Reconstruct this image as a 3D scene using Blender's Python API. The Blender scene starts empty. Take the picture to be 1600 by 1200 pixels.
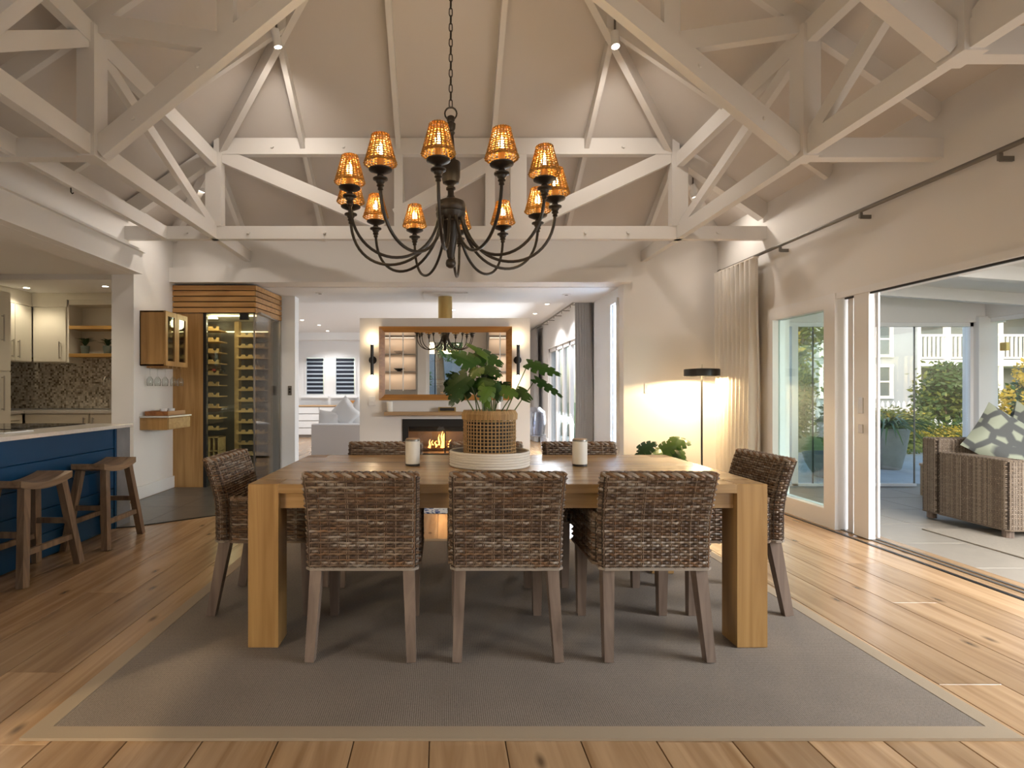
import bpy, math, random
from mathutils import Vector, Matrix
random.seed(7)
R = random.Random(11)
SC = bpy.context.scene
COL = SC.collection
F, HC, CX, CY = 860.0, 1.203, 692.0, 611.0      # focal length in px (1600 wide), eye height, vanishing point
def W(px, py, Y): return Vector(((px - CX) * Y / F, Y, HC + (CY - py) * Y / F))

# ------------------------------------------------------------------ camera, world, sun, large lights, exposure
cam_d = bpy.data.cameras.new('camera'); cam = bpy.data.objects.new('camera', cam_d); COL.objects.link(cam)
cam.location = (0, 0, HC); cam.rotation_euler = (math.pi / 2, 0, 0)
cam_d.sensor_width = 36; cam_d.lens = F / 1600 * 36; cam_d.shift_x = (800 - CX) / 1600; cam_d.shift_y = (CY - 600) / 1600
cam_d.clip_start = 0.05; cam_d.clip_end = 300
SC.camera = cam
SC.view_settings.view_transform = 'Standard'; SC.view_settings.look = 'None'
SC.view_settings.gamma = 1; SC.view_settings.use_curve_mapping = False
SC.view_settings.exposure = 0.95
wd = bpy.data.worlds.new('sky'); SC.world = wd; wd.use_nodes = True
nt = wd.node_tree; bg = nt.nodes['Background']; sk = nt.nodes.new('ShaderNodeTexSky')
sk.sky_type = 'NISHITA'; sk.sun_disc = False; sk.sun_elevation = math.radians(20); sk.sun_rotation = math.radians(215)
sk.air_density = 1.0; sk.dust_density = 2.0; sk.ozone_density = 1.0
nt.links.new(sk.outputs[0], bg.inputs[0]); bg.inputs[1].default_value = 0.30
def lamp(name, kind, loc, energy, color, size=.1, target=None, rot=None, **kw):
    d = bpy.data.lights.new(name, kind); d.energy = energy; d.color = color
    if kind == 'AREA':
        d.shape = 'RECTANGLE'; d.size = size[0]; d.size_y = size[1]
    elif kind == 'SUN': d.angle = size
    else: d.shadow_soft_size = size
    for k, v in kw.items(): setattr(d, k, v)
    o = bpy.data.objects.new(name, d); COL.objects.link(o); o.location = loc
    if target is not None: o.rotation_euler = (Vector(target) - Vector(loc)).to_track_quat('-Z', 'Y').to_euler()
    elif rot: o.rotation_euler = rot
    return o
WARM = (1, .74, .48); SOFT = (1, .9, .78); DAY = (.86, .93, 1)
lamp('sun', 'SUN', (0, 0, 30), 1.1, (1, .74, .45), math.radians(1.5), target=(22, 26, 10.5))
# fill lamps added behind the viewer and over the patio; daylight at living-room openings
lamp('rear_left_fill', 'AREA', (-3.28, -1.15, 1.6), 11, (1, .95, .90), (2.1, 1.9), target=(0, -.3, 1.6))
lamp('rear_right_fill', 'AREA', (3.34, -1.15, 1.3), 16, (.93, .96, 1), (2.1, 2.0), target=(0, .2, 1.5))
lamp('patio_fill', 'AREA', (5.0, 1.0, 2.75), 430, (.97, .98, 1), (2.4, 3.6), target=(2.6, 1.6, 0))
lamp('living_daylight', 'AREA', (2.2, 10.7, 1.3), 70, DAY, (2.0, 1.6), target=(-1.5, 10.7, 0))
lamp('passage_daylight', 'AREA', (2.62, 7.17, 1.3), 45, (.78, .88, 1), (.3, 2.3), target=(0, 7.17, 1.3))

# ------------------------------------------------------------------ materials
def nodes(name):
    m = bpy.data.materials.new(name); m.use_nodes = True
    t = m.node_tree; return m, t, t.nodes, t.links, t.nodes['Principled BSDF']
def rgb(c): return (c[0], c[1], c[2], 1)
MATS = {}
def mat(name, col, rough=.5, metal=0, spec=.5, var=0, vscale=6, bump=0, bscale=60, emit=0, ecol=None, trans=0, stretch=None, alpha=1, sheen=0):
    m, t, N, L, b = nodes(name)
    b.inputs['Base Color'].default_value = rgb(col); b.inputs['Roughness'].default_value = rough
    b.inputs['Metallic'].default_value = metal; b.inputs['Specular IOR Level'].default_value = spec
    if sheen: b.inputs['Sheen Weight'].default_value = sheen
    tc = N.new('ShaderNodeTexCoord'); mp = N.new('ShaderNodeMapping'); L.new(tc.outputs['Object'], mp.inputs[0])
    if stretch: mp.inputs['Scale'].default_value = stretch
    if var:
        n = N.new('ShaderNodeTexNoise'); n.inputs['Scale'].default_value = vscale; n.inputs['Detail'].default_value = 5
        L.new(mp.outputs[0], n.inputs[0])
        x = N.new('ShaderNodeMix'); x.data_type = 'RGBA'
        x.inputs[6].default_value = rgb([c * (1 - var) for c in col]); x.inputs[7].default_value = rgb([min(1, c * (1 + var)) for c in col])
        L.new(n.outputs[0], x.inputs[0]); L.new(x.outputs[2], b.inputs['Base Color'])
    if bump:
        n = N.new('ShaderNodeTexNoise'); n.inputs['Scale'].default_value = bscale; L.new(mp.outputs[0], n.inputs[0])
        u = N.new('ShaderNodeBump'); u.inputs['Strength'].default_value = bump; u.inputs['Distance'].default_value = .004
        L.new(n.outputs[0], u.inputs['Height']); L.new(u.outputs[0], b.inputs['Normal'])
    if emit:
        b.inputs['Emission Color'].default_value = rgb(ecol or col); b.inputs['Emission Strength'].default_value = emit
    if trans:      # thin cloth / leaf: part of the light passes through
        tr = N.new('ShaderNodeBsdfTranslucent'); tr.inputs[0].default_value = rgb(ecol or col)
        mx = N.new('ShaderNodeMixShader'); mx.inputs[0].default_value = trans
        L.new(b.outputs[0], mx.inputs[1]); L.new(tr.outputs[0], mx.inputs[2]); L.new(mx.outputs[0], N['Material Output'].inputs[0])
    MATS[name] = m; return m
def wood(name, dark, light, axis='X', along=.7, across=14, rough=.4, rnd=True, knots=False, spec=.4, orange=0):
    m, t, N, L, b = nodes(name)
    tc = N.new('ShaderNodeTexCoord'); mp = N.new('ShaderNodeMapping'); add = N.new('ShaderNodeVectorMath')
    oi = N.new('ShaderNodeObjectInfo'); ml = N.new('ShaderNodeMath'); ml.operation = 'MULTIPLY'; ml.inputs[1].default_value = 37
    L.new(oi.outputs['Random'], ml.inputs[0]); L.new(tc.outputs['Object'], add.inputs[0]); L.new(ml.outputs[0], add.inputs[1])
    L.new(add.outputs[0], mp.inputs[0])
    mp.inputs['Scale'].default_value = {'X': (along, across, across), 'Y': (across, along, across), 'Z': (across, across, along)}[axis]
    n = N.new('ShaderNodeTexNoise'); n.inputs['Scale'].default_value = 1.6; n.inputs['Detail'].default_value = 8; n.inputs['Distortion'].default_value = .9
    L.new(mp.outputs[0], n.inputs[0])
    rp = N.new('ShaderNodeValToRGB'); rp.color_ramp.elements[0].position = .32; rp.color_ramp.elements[1].position = .68
    rp.color_ramp.elements[0].color = rgb(dark); rp.color_ramp.elements[1].color = rgb(light)
    L.new(n.outputs[0], rp.inputs[0]); out = rp.outputs[0]
    if rnd:
        hs = N.new('ShaderNodeHueSaturation'); mr = N.new('ShaderNodeMapRange'); mr.inputs[3].default_value = .82; mr.inputs[4].default_value = 1.16
        L.new(oi.outputs['Random'], mr.inputs[0]); L.new(mr.outputs[0], hs.inputs['Value']); L.new(out, hs.inputs['Color']); out = hs.outputs[0]
    if knots:
        v = N.new('ShaderNodeTexVoronoi'); v.voronoi_dimensions = '2D'; v.inputs['Scale'].default_value = 1.0
        mk = N.new('ShaderNodeMapping'); mk.inputs['Scale'].default_value = (2.6, 1.1, 1); L.new(add.outputs[0], mk.inputs[0]); L.new(mk.outputs[0], v.inputs[0])
        kr = N.new('ShaderNodeMapRange'); kr.inputs[1].default_value = .012; kr.inputs[2].default_value = .06; kr.inputs[3].default_value = .8; kr.inputs[4].default_value = 0
        L.new(v.outputs['Distance'], kr.inputs[0])
        mx = N.new('ShaderNodeMix'); mx.data_type = 'RGBA'; mx.inputs[7].default_value = rgb([c * .25 for c in dark])
        L.new(kr.outputs[0], mx.inputs[0]); L.new(out, mx.inputs[6]); out = mx.outputs[2]
    L.new(out, b.inputs['Base Color']); b.inputs['Roughness'].default_value = rough; b.inputs['Specular IOR Level'].default_value = spec
    u = N.new('ShaderNodeBump'); u.inputs['Strength'].default_value = .12; u.inputs['Distance'].default_value = .002
    L.new(n.outputs[0], u.inputs['Height']); L.new(u.outputs[0], b.inputs['Normal'])
    MATS[name] = m; return m
def strandmat(name, rough=.55, trans=0, tcol=None):          # wicker: colour per strand from the mesh
    m, t, N, L, b = nodes(name)
    a = N.new('ShaderNodeAttribute'); a.attribute_name = 'tone'
    L.new(a.outputs['Color'], b.inputs['Base Color']); b.inputs['Roughness'].default_value = rough; b.inputs['Specular IOR Level'].default_value = .35
    if trans:
        tr = N.new('ShaderNodeBsdfTranslucent'); tr.inputs[0].default_value = rgb(tcol)
        mx = N.new('ShaderNodeMixShader'); mx.inputs[0].default_value = trans
        L.new(b.outputs[0], mx.inputs[1]); L.new(tr.outputs[0], mx.inputs[2]); L.new(mx.outputs[0], N['Material Output'].inputs[0])
    MATS[name] = m; return m
def glassmat(name, tint=(.97, .985, .98), k=.06, rough=0):
    m, t, N, L, b = nodes(name); N.remove(b)
    tr = N.new('ShaderNodeBsdfTransparent'); tr.inputs[0].default_value = rgb(tint)
    gl = N.new('ShaderNodeBsdfGlossy'); gl.inputs['Roughness'].default_value = rough
    lw = N.new('ShaderNodeLayerWeight'); lw.inputs[0].default_value = .12
    ma = N.new('ShaderNodeMath'); ma.operation = 'MULTIPLY_ADD'; ma.inputs[1].default_value = .55; ma.inputs[2].default_value = k
    L.new(lw.outputs['Fresnel'], ma.inputs[0])
    mx = N.new('ShaderNodeMixShader'); L.new(ma.outputs[0], mx.inputs[0]); L.new(tr.outputs[0], mx.inputs[1]); L.new(gl.outputs[0], mx.inputs[2])
    L.new(mx.outputs[0], N['Material Output'].inputs[0]); MATS[name] = m; return m
WALL = mat('wall_paint', (.80, .775, .75), .75, spec=.25, bump=.05, bscale=200)
CEIL = mat('ceiling_paint', (.66, .615, .58), .7, spec=.25)
def boarded(m):       # fine tongue-and-groove joints of the ceiling lining
    t = m.node_tree; N, L = t.nodes, t.links
    tc = N.new('ShaderNodeTexCoord'); w = N.new('ShaderNodeTexWave'); w.bands_direction = 'Z'; w.inputs['Scale'].default_value = 8.5; w.wave_profile = 'SAW'
    L.new(tc.outputs['Object'], w.inputs[0])
    u = N.new('ShaderNodeBump'); u.inputs['Strength'].default_value = .25; u.inputs['Distance'].default_value = .004
    L.new(w.outputs[0], u.inputs['Height']); L.new(u.outputs[0], N['Principled BSDF'].inputs['Normal'])
boarded(CEIL)
BEAM = mat('beam_paint', (.75, .72, .69), .55, spec=.35, bump=.06, bscale=40)
WHITE = mat('white_paint', (.80, .80, .80), .45)
COOL = mat('cool_white_paint', (.80, .80, .80), .7, spec=.25)
ALU = mat('white_aluminium', (.80, .79, .79), .35)
CAB = mat('cream_cabinet', (.74, .70, .60), .45)
OAKF = wood('oak_floor', (.29, .168, .082), (.48, .31, .172), 'Y', .55, 9, .24, knots=True, spec=.85)
OAKT = wood('oak_table', (.30, .17, .065), (.47, .29, .13), 'X', .6, 13, .27, spec=.5)
OAKL = wood('oak_table_leg', (.28, .15, .05), (.42, .25, .095), 'Z', .6, 13, .35, rnd=False)
OAKC = wood('oak_cabinet', (.35, .185, .06), (.50, .29, .11), 'Z', .7, 12, .42, rnd=False)
OAKH = wood('oak_slat', (.36, .18, .055), (.52, .29, .105), 'X', .7, 12, .42)
RACK = wood('pale_rack_wood', (.46, .28, .11), (.62, .41, .18), 'X', .8, 10, .5)
FRAMEW = wood('mirror_frame_wood', (.30, .13, .035), (.46, .22, .06), 'X', .6, 14, .3, rnd=False)
STOOLW = wood('stool_teak', (.13, .082, .048), (.28, .185, .115), 'Z', .9, 12, .5, rnd=False)
STOOLS = wood('stool_seat_teak', (.16, .10, .055), (.32, .21, .125), 'Y', .9, 12, .42, rnd=False)
LEGW = wood('chair_leg_wood', (.11, .075, .055), (.21, .15, .115), 'Z', .8, 12, .5, rnd=False)
SHELFW = wood('honey_shelf', (.36, .20, .05), (.50, .29, .09), 'X', .6, 12, .4)
MANTEL = wood('mantel_oak', (.36, .22, .11), (.50, .33, .18), 'X', .6, 12, .45)
BLUE = mat('navy_paint', (.003, .048, .125), .42, spec=.22, var=.12, vscale=3)
MARB = mat('grey_marble', (.17, .175, .19), .3, var=.55, vscale=5)
STONE = mat('pale_stone_top', (.62, .58, .54), .18, var=.14, vscale=45)
SLATE = mat('slate_tile', (.085, .08, .077), .3, var=.45, vscale=7)
BLACK = mat('black_metal', (.012, .011, .010), .38, spec=.5)
BRONZE = mat('dark_bronze', (.032, .024, .018), .36, metal=.3)
CHROME = mat('brushed_steel', (.55, .52, .48), .28, metal=1)
BRASS = mat('brass', (.55, .40, .16), .30, metal=1)
RODM = mat('pewter_rod', (.20, .185, .165), .4, metal=.7)
COOK = mat('black_glass', (.01, .01, .011), .06, spec=.6)
LINEN = mat('linen_curtain', (.90, .86, .80), .9, spec=.1, trans=.25, ecol=(.7, .6, .48), bump=.1, bscale=300)
GREYC = mat('grey_curtain', (.42, .41, .40), .9, spec=.1, trans=.15, bump=.1, bscale=300)
RUGB = mat('rug_binding', (.35, .275, .195), .85, spec=.1, bump=.2, bscale=400)
def rugmat():
    m, t, N, L, b = nodes('rug_weave')
    tc = N.new('ShaderNodeTexCoord'); ck = N.new('ShaderNodeTexVoronoi'); ck.inputs['Scale'].default_value = 125; ck.inputs['Randomness'].default_value = .12
    L.new(tc.outputs['Object'], ck.inputs[0])
    n = N.new('ShaderNodeTexNoise'); n.inputs['Scale'].default_value = 3; n.inputs['Detail'].default_value = 6; L.new(tc.outputs['Object'], n.inputs[0])
    rp = N.new('ShaderNodeValToRGB'); rp.color_ramp.elements[0].position = .1; rp.color_ramp.elements[0].color = (.33, .275, .225, 1)
    rp.color_ramp.elements[1].position = .75; rp.color_ramp.elements[1].color = (.075, .06, .05, 1)
    L.new(ck.outputs['Distance'], rp.inputs[0])
    hs = N.new('ShaderNodeHueSaturation'); mr = N.new('ShaderNodeMapRange'); mr.inputs[3].default_value = .85; mr.inputs[4].default_value = 1.2
    L.new(n.outputs[0], mr.inputs[0]); L.new(mr.outputs[0], hs.inputs['Value']); L.new(rp.outputs[0], hs.inputs['Color'])
    L.new(hs.outputs[0], b.inputs['Base Color']); b.inputs['Roughness'].default_value = .85; b.inputs['Specular IOR Level'].default_value = .2
    u = N.new('ShaderNodeBump'); u.inputs['Strength'].default_value = .45; u.inputs['Distance'].default_value = .003; u.invert = True
    L.new(ck.outputs['Distance'], u.inputs['Height']); L.new(u.outputs[0], b.inputs['Normal']); return m
RUG = rugmat()
def mosaicmat():
    m, t, N, L, b = nodes('mosaic_splashback')
    tc = N.new('ShaderNodeTexCoord'); mp = N.new('ShaderNodeMapping'); mp.inputs['Scale'].default_value = (38, 38, 38); L.new(tc.outputs['Object'], mp.inputs[0])
    fl = N.new('ShaderNodeVectorMath'); fl.operation = 'FLOOR'; L.new(mp.outputs[0], fl.inputs[0])
    wn = N.new('ShaderNodeTexWhiteNoise'); L.new(fl.outputs[0], wn.inputs[0])
    rp = N.new('ShaderNodeValToRGB'); rp.color_ramp.interpolation = 'CONSTANT'; e = rp.color_ramp.elements
    e[0].color = (.15, .12, .085, 1); e[1].position = .1; e[1].color = (.55, .50, .42, 1)
    for p, c in ((.3, (.36, .31, .24)), (.5, (.66, .61, .52)), (.7, (.46, .41, .34)), (.9, (.24, .20, .15))):
        x = e.new(p); x.color = rgb(c)
    L.new(wn.outputs['Value'], rp.inputs[0]); L.new(rp.outputs[0], b.inputs['Base Color']); b.inputs['Roughness'].default_value = .25; return m
MOSAIC = mosaicmat()
PATIO = mat('patio_tile', (.29, .245, .195), .38, var=.12, vscale=8)
PAVE = mat('garden_paving', (.36, .38, .38), .6, var=.2, vscale=4)
SOFAG = mat('grey_slipcover', (.70, .70, .71), .9, spec=.1, bump=.1, bscale=250)
PILW = mat('white_cushion', (.74, .73, .72), .9, spec=.1, bump=.15, bscale=60)
PATRUG = mat('patio_rug', (.27, .225, .175), .9, spec=.1, var=.15, vscale=60)
NAVYB = mat('navy_blind', (.012, .016, .03), .8)
SHEER = mat('sheer_blind', (.75, .78, .82), .8, trans=.6)
LEAF = [mat('leaf_green_%s' % w, c, .32, spec=.45, trans=.18, ecol=(c[0] * 1.8, c[1] * 1.8, c[2]), var=.25, vscale=9) for w, c in
        (('deep', (.020, .055, .010)), ('mid', (.032, .085, .013)), ('bright', (.08, .14, .02)))]
STEM = mat('plant_stem', (.09, .13, .035), .5)
SOIL = mat('soil', (.03, .02, .012), .95)
BUSH = [mat('bush_%s' % w, c, .5, trans=.3, ecol=(c[0] * 1.6, c[1] * 1.5, c[2]), var=.4, vscale=3) for w, c in
        (('green', (.055, .11, .03)), ('dark', (.03, .065, .02)), ('gold', (.42, .32, .035)), ('olive', (.14, .17, .035)), ('tree', (.06, .14, .05)))]
BARK = mat('bark', (.16, .12, .09), .9, bump=.5, bscale=15, var=.3)
POTG = mat('aged_grey_pot', (.20, .20, .19), .7, var=.35, vscale=7, bump=.2, bscale=30)
ROPE = mat('cream_rope', (.66, .60, .53), .85, spec=.15, bump=.3, bscale=150)
CANDLE = mat('ivory_ceramic', (.66, .62, .56), .45)
WAX = mat('white_wax', (.85, .83, .78), .5)
GLASS = glassmat('clear_glass'); GLASSD = glassmat('cabinet_glass', (.80, .80, .78), .10); GLASSG = glassmat('green_tinted_glass', (.86, .95, .92), .08)
MIRROR = mat('mirror_silver', (.93, .92, .90), .0, metal=1)
HOUSE = mat('pale_cladding', (.25, .28, .325), .7, var=.05); HOUSED = mat('shadow_grey_cladding', (.22, .24, .25), .8); ROOFM = mat('slate_roof', (.12, .12, .13), .8)
WINDK = mat('house_pane', (.09, .11, .12), .1)
GRASS = mat('lawn', (.10, .15, .04), .9, var=.3, vscale=2)
BULB = mat('lit_bulb', (1, .8, .5), .5, emit=40, ecol=(1, .74, .34)); DLIGHT = mat('downlight_lens', (1, .9, .75), .5, emit=14, ecol=(1, .88, .7))
LED = mat('led_and_reflection', (1, .8, .5), .5, emit=4.5, ecol=(1, .74, .36)); FLAME = mat('flame', (1, .5, .15), .5, emit=2.6, ecol=(1, .40, .09))
SCGLOW = mat('frosted_bulb', (1, .85, .6), .5, emit=14, ecol=(1, .78, .45))
DARKIN = mat('wine_room_lining', (.10, .08, .06), .5); GREYCASE = mat('grey_back_cabinet', (.30, .27, .24), .5); CREAMIN = mat('cream_cabinet_lining', (.70, .56, .44), .6)
PRINT = None
# ------------------------------------------------------------------ mesh builder and object helpers
class MB:
    def __init__(s): s.v = []; s.f = []; s.c = []; s.col = (1, 1, 1)
    def add(s, vs, fs):
        n = len(s.v); s.v += [tuple(v) for v in vs]; s.f += [tuple(i + n for i in f) for f in fs]; s.c += [s.col] * len(vs); return s
    def box(s, x0, x1, y0, y1, z0, z1):
        return s.add([(x0, y0, z0), (x1, y0, z0), (x1, y1, z0), (x0, y1, z0), (x0, y0, z1), (x1, y0, z1), (x1, y1, z1), (x0, y1, z1)],
                     [(3, 2, 1, 0), (4, 5, 6, 7), (0, 1, 5, 4), (1, 2, 6, 5), (2, 3, 7, 6), (3, 0, 4, 7)])
    def cbox(s, x0, x1, y0, y1, z0, z1, c=.003):      # box with a chamfered top and sides: three stacked rings
        def ring(i, z): return [(x0 + i, y0 + i, z), (x1 - i, y0 + i, z), (x1 - i, y1 - i, z), (x0 + i, y1 - i, z)]
        vs = ring(c, z0) + ring(0, z0 + c) + ring(0, z1 - c) + ring(c, z1)
        fs = [(3, 2, 1, 0), (12, 13, 14, 15)]
        for k in (0, 4, 8):
            for i in range(4): j = (i + 1) % 4; fs.append((k + i, k + j, k + 4 + j, k + 4 + i))
        return s.add(vs, fs)
    def bar(s, p, q, w, h=None, up=(0, 0, 1), w2=None, h2=None):     # rectangular beam from p to q; w sideways, h along up
        p, q = Vector(p), Vector(q); h = w if h is None else h; w2 = w if w2 is None else w2; h2 = h if h2 is None else h2
        d = (q - p).normalized(); sd = d.cross(Vector(up))
        if sd.length < 1e-5: sd = d.cross(Vector((0, 1, 0)))
        sd.normalize(); u = sd.cross(d)
        vs = []
        for o, a, b in ((p, w, h), (q, w2, h2)):
            vs += [o - sd * a / 2 - u * b / 2, o + sd * a / 2 - u * b / 2, o + sd * a / 2 + u * b / 2, o - sd * a / 2 + u * b / 2]
        return s.add(vs, [(3, 2, 1, 0), (4, 5, 6, 7), (0, 1, 5, 4), (1, 2, 6, 5), (2, 3, 7, 6), (3, 0, 4, 7)])
    def tube(s, pts, r, n=8, r2=None, caps=True, closed=False):
        pts = [Vector(p) for p in pts]; m = len(pts); base = len(s.v); vs = []
        t0 = (pts[1] - pts[0]).normalized(); ref = Vector((0, 0, 1)) if abs(t0.z) < .9 else Vector((1, 0, 0))
        u = t0.cross(ref).normalized()
        for i, p in enumerate(pts):
            a, b = (pts[(i - 1) % m], pts[(i + 1) % m]) if closed else (pts[max(i - 1, 0)], pts[min(i + 1, m - 1)])
            t = (b - a).normalized(); u = (u - t * u.dot(t)).normalized(); w = t.cross(u)
            rr = r if r2 is None else r + (r2 - r) * i / (m - 1)
            for k in range(n):
                an = 2 * math.pi * k / n; vs.append(p + u * rr * math.cos(an) + w * rr * math.sin(an))
        fs = []
        for i in range(m if closed else m - 1):
            for k in range(n):
                j = (i + 1) % m; fs.append((i * n + k, i * n + (k + 1) % n, j * n + (k + 1) % n, j * n + k))
        if caps and not closed: fs += [tuple(range(n))[::-1], tuple((m - 1) * n + k for k in range(n))]
        return s.add(vs, fs)
    def lathe(s, prof, n=24, o=(0, 0, 0), caps=True):   # prof: (radius, z) from bottom to top
        vs = []; fs = []; m = len(prof)
        for r, z in prof:
            for k in range(n): a = 2 * math.pi * k / n; vs.append((o[0] + r * math.cos(a), o[1] + r * math.sin(a), o[2] + z))
        for i in range(m - 1):
            for k in range(n): fs.append((i * n + k, i * n + (k + 1) % n, (i + 1) * n + (k + 1) % n, (i + 1) * n + k))
        if caps: fs += [tuple(range(n))[::-1], tuple((m - 1) * n + k for k in range(n))]
        return s.add(vs, fs)
    def cyl(s, p, q, r, n=16, r2=None): return s.tube([p, q], r, n, r2)
    def prism(s, poly, y0, y1, ax='y'):                # closed 2-D outline pushed along an axis
        n = len(poly); f = {'y': lambda a, b, t: (a, t, b), 'x': lambda a, b, t: (t, a, b), 'z': lambda a, b, t: (a, b, t)}[ax]
        vs = [f(a, b, y0) for a, b in poly] + [f(a, b, y1) for a, b in poly]
        return s.add(vs, [tuple(range(n))[::-1], tuple(range(n, 2 * n))] + [(i, (i + 1) % n, n + (i + 1) % n, n + i) for i in range(n)])
    def strand(s, pts, nrm, w, h, closed=True):        # flat cane: diamond section, w along z, h along the normal
        m = len(pts); vs = []; fs = []
        for p, nn in zip(pts, nrm):
            p = Vector(p); nn = Vector(nn)
            vs += [p + nn * h, p + Vector((0, 0, w)), p - nn * h, p - Vector((0, 0, w))]
        for i in range(m if closed else m - 1):
            j = (i + 1) % m
            for k in range(4): fs.append((i * 4 + k, i * 4 + (k + 1) % 4, j * 4 + (k + 1) % 4, j * 4 + k))
        return s.add(vs, fs)
    def mesh(s, name, m, smooth=False, tone=False):
        me = bpy.data.meshes.new(name); me.from_pydata(s.v, [], s.f)
        import bmesh
        b = bmesh.new(); b.from_mesh(me); bmesh.ops.recalc_face_normals(b, faces=b.faces); b.to_mesh(me); b.free()
        if tone:
            a = me.color_attributes.new('tone', 'FLOAT_COLOR', 'POINT')
            a.data.foreach_set('color', [x for c in s.c for x in (c[0], c[1], c[2], 1)])
        if m: me.materials.append(m)
        if smooth:
            me.polygons.foreach_set('use_smooth', [True] * len(me.polygons))
            if smooth != 'all':
                try: me.set_sharp_from_angle(angle=math.radians(40))
                except Exception: pass
        me.update(); return me
def add_obj(name, me, parent=None, loc=(0, 0, 0), rot=(0, 0, 0), **kw):
    o = bpy.data.objects.new(name, me); COL.objects.link(o); o.location = loc; o.rotation_euler = rot
    if parent: o.parent = parent
    for k, v in kw.items(): o[k] = v
    return o
def P(mb, name, m, parent=None, loc=(0, 0, 0), rot=(0, 0, 0), smooth=False, tone=False, **kw):
    return add_obj(name, mb.mesh(name, m, smooth, tone), parent, loc, rot, **kw)
def T(name, label, cat, loc=(0, 0, 0), rz=0, group=None):
    o = add_obj(name, None, None, loc, (0, 0, rz)); o.empty_display_size = .1
    o['label'] = label; o['category'] = cat
    if group: o['group'] = group
    return o
def TAG(o, label, cat, group=None):
    o['label'] = label; o['category'] = cat
    if group: o['group'] = group
    return o
def ST(mb, name, m, parent=None, loc=(0, 0, 0), smooth=False, **kw):
    o = P(mb, name, m, parent, loc, smooth=smooth, **kw)
    if parent is None: o['kind'] = 'structure'
    return o
def STE(name, loc=(0, 0, 0)):
    o = add_obj(name, None, None, loc); o['kind'] = 'structure'; return o
def copy_tree(o, parent=None, **kw):
    c = o.copy(); COL.objects.link(c)
    if parent: c.parent = parent
    for ch in list(o.children): copy_tree(ch, c)
    for k, v in kw.items():
        if k == 'loc': c.location = v
        elif k == 'rz': c.rotation_euler = (0, 0, v)
        else: c[k] = v
    return c
def BOX(*a): return MB().box(*a)
def pt(name, loc, e, col, r, parent=None):
    d = bpy.data.lights.new(name, 'POINT'); d.energy = e; d.color = col; d.shadow_soft_size = r
    o = bpy.data.objects.new(name, d); COL.objects.link(o); o.location = loc
    if parent: o.parent = parent
    return o
def sp(name, loc, tgt, e, col, ang, r=.03, blend=.5, parent=None):
    d = bpy.data.lights.new(name, 'SPOT'); d.energy = e; d.color = col; d.shadow_soft_size = r; d.spot_size = math.radians(ang); d.spot_blend = blend
    o = bpy.data.objects.new(name, d); COL.objects.link(o); o.location = loc
    o.rotation_euler = (Vector(tgt) - Vector(loc)).to_track_quat('-Z', 'Y').to_euler()
    if parent: o.parent = parent
    return o
# ------------------------------------------------------------------ the room shell
XL, XR, YB, ZS, SL, XC = -3.36, 3.42, 6.85, 3.20, .68, .03        # left/right wall, back wall, roof spring, roof slope, ridge line
ZR = ZS + SL * 3.39; YA = YB - 3.39; YF = -2.5
def rz(x, y): return ZS + SL * min(x - XL, XR - x, YB - y)        # underside of the roof
# floor: a sub-floor with the planks laid on it
fl = ST(BOX(-6.6, 3.36, YF, 15.1, -.12, -.016).box(-6.6, -3.5, YF, 8.4, -.016, -.001), 'floor', OAKF)
for region in ((-3.426, 3.33, .5, 8.2), (-4.206, 2.31, 8.205, 14.95)):
    x0, x1, y0, y1 = region; k = 0; x = x0
    while x < x1 - .02:
        xe = min(x + .26, x1); y = y0 - R.uniform(0, 1.6); first = True
        while y < y1:
            L = R.uniform(1.75, 2.3); a, b = max(y, y0), min(y + L, y1)
            if b - a > .05 and not (x > 2.4 and a > YB + .2):
                if x > 2.2: b = min(b, YB + .1)
                P(MB().cbox(.0020, xe - x - .0020, .0005, b - a - .0005, -.016, 0, .0013), 'plank', OAKF, fl, (x, a, 0))
            y += L
        x += .26
# slate corner in front of the wine room, curved front edge
def clip(poly, cv):
    out = poly
    for i in range(len(cv)):
        a, b = cv[i], cv[(i + 1) % len(cv)]; inp, out = out, []
        def side(p): return (b[0] - a[0]) * (p[1] - a[1]) - (b[1] - a[1]) * (p[0] - a[0])
        for j in range(len(inp)):
            p, q = inp[j], inp[(j + 1) % len(inp)]; sp_, sq = side(p), side(q)
            if sp_ >= 0: out.append(p)
            if sp_ * sq < 0: t = sp_ / (sp_ - sq); out.append((p[0] + (q[0] - p[0]) * t, p[1] + (q[1] - p[1]) * t))
        if not out: return []
    return out
CV = [(-3.33, 4.62), (-2.72, 4.88), (-2.2, 5.30), (-1.85, 5.8), (-1.75, 6.3), (-1.78, 6.85), (-2.05, 7.66), (-3.33, 7.66)]
for i in range(-1, 5):
    for j in range(-1, 6):
        a, b = -3.33 + i * .62, 4.45 + j * .62
        pl = clip([(a + .0015, b + .0015), (a + .6185, b + .0015), (a + .6185, b + .6185), (a + .0015, b + .6185)], CV)
        if len(pl) > 2: P(MB().prism(pl, -.002, .006, 'z'), 'slate_tile', SLATE, fl)
e = MB()
for a, b in zip(CV[:5], CV[1:6]): e.bar((a[0], a[1], .003), (b[0], b[1], .003), .012, .012)
P(e, 'edge_strip', BLACK, fl)
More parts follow.
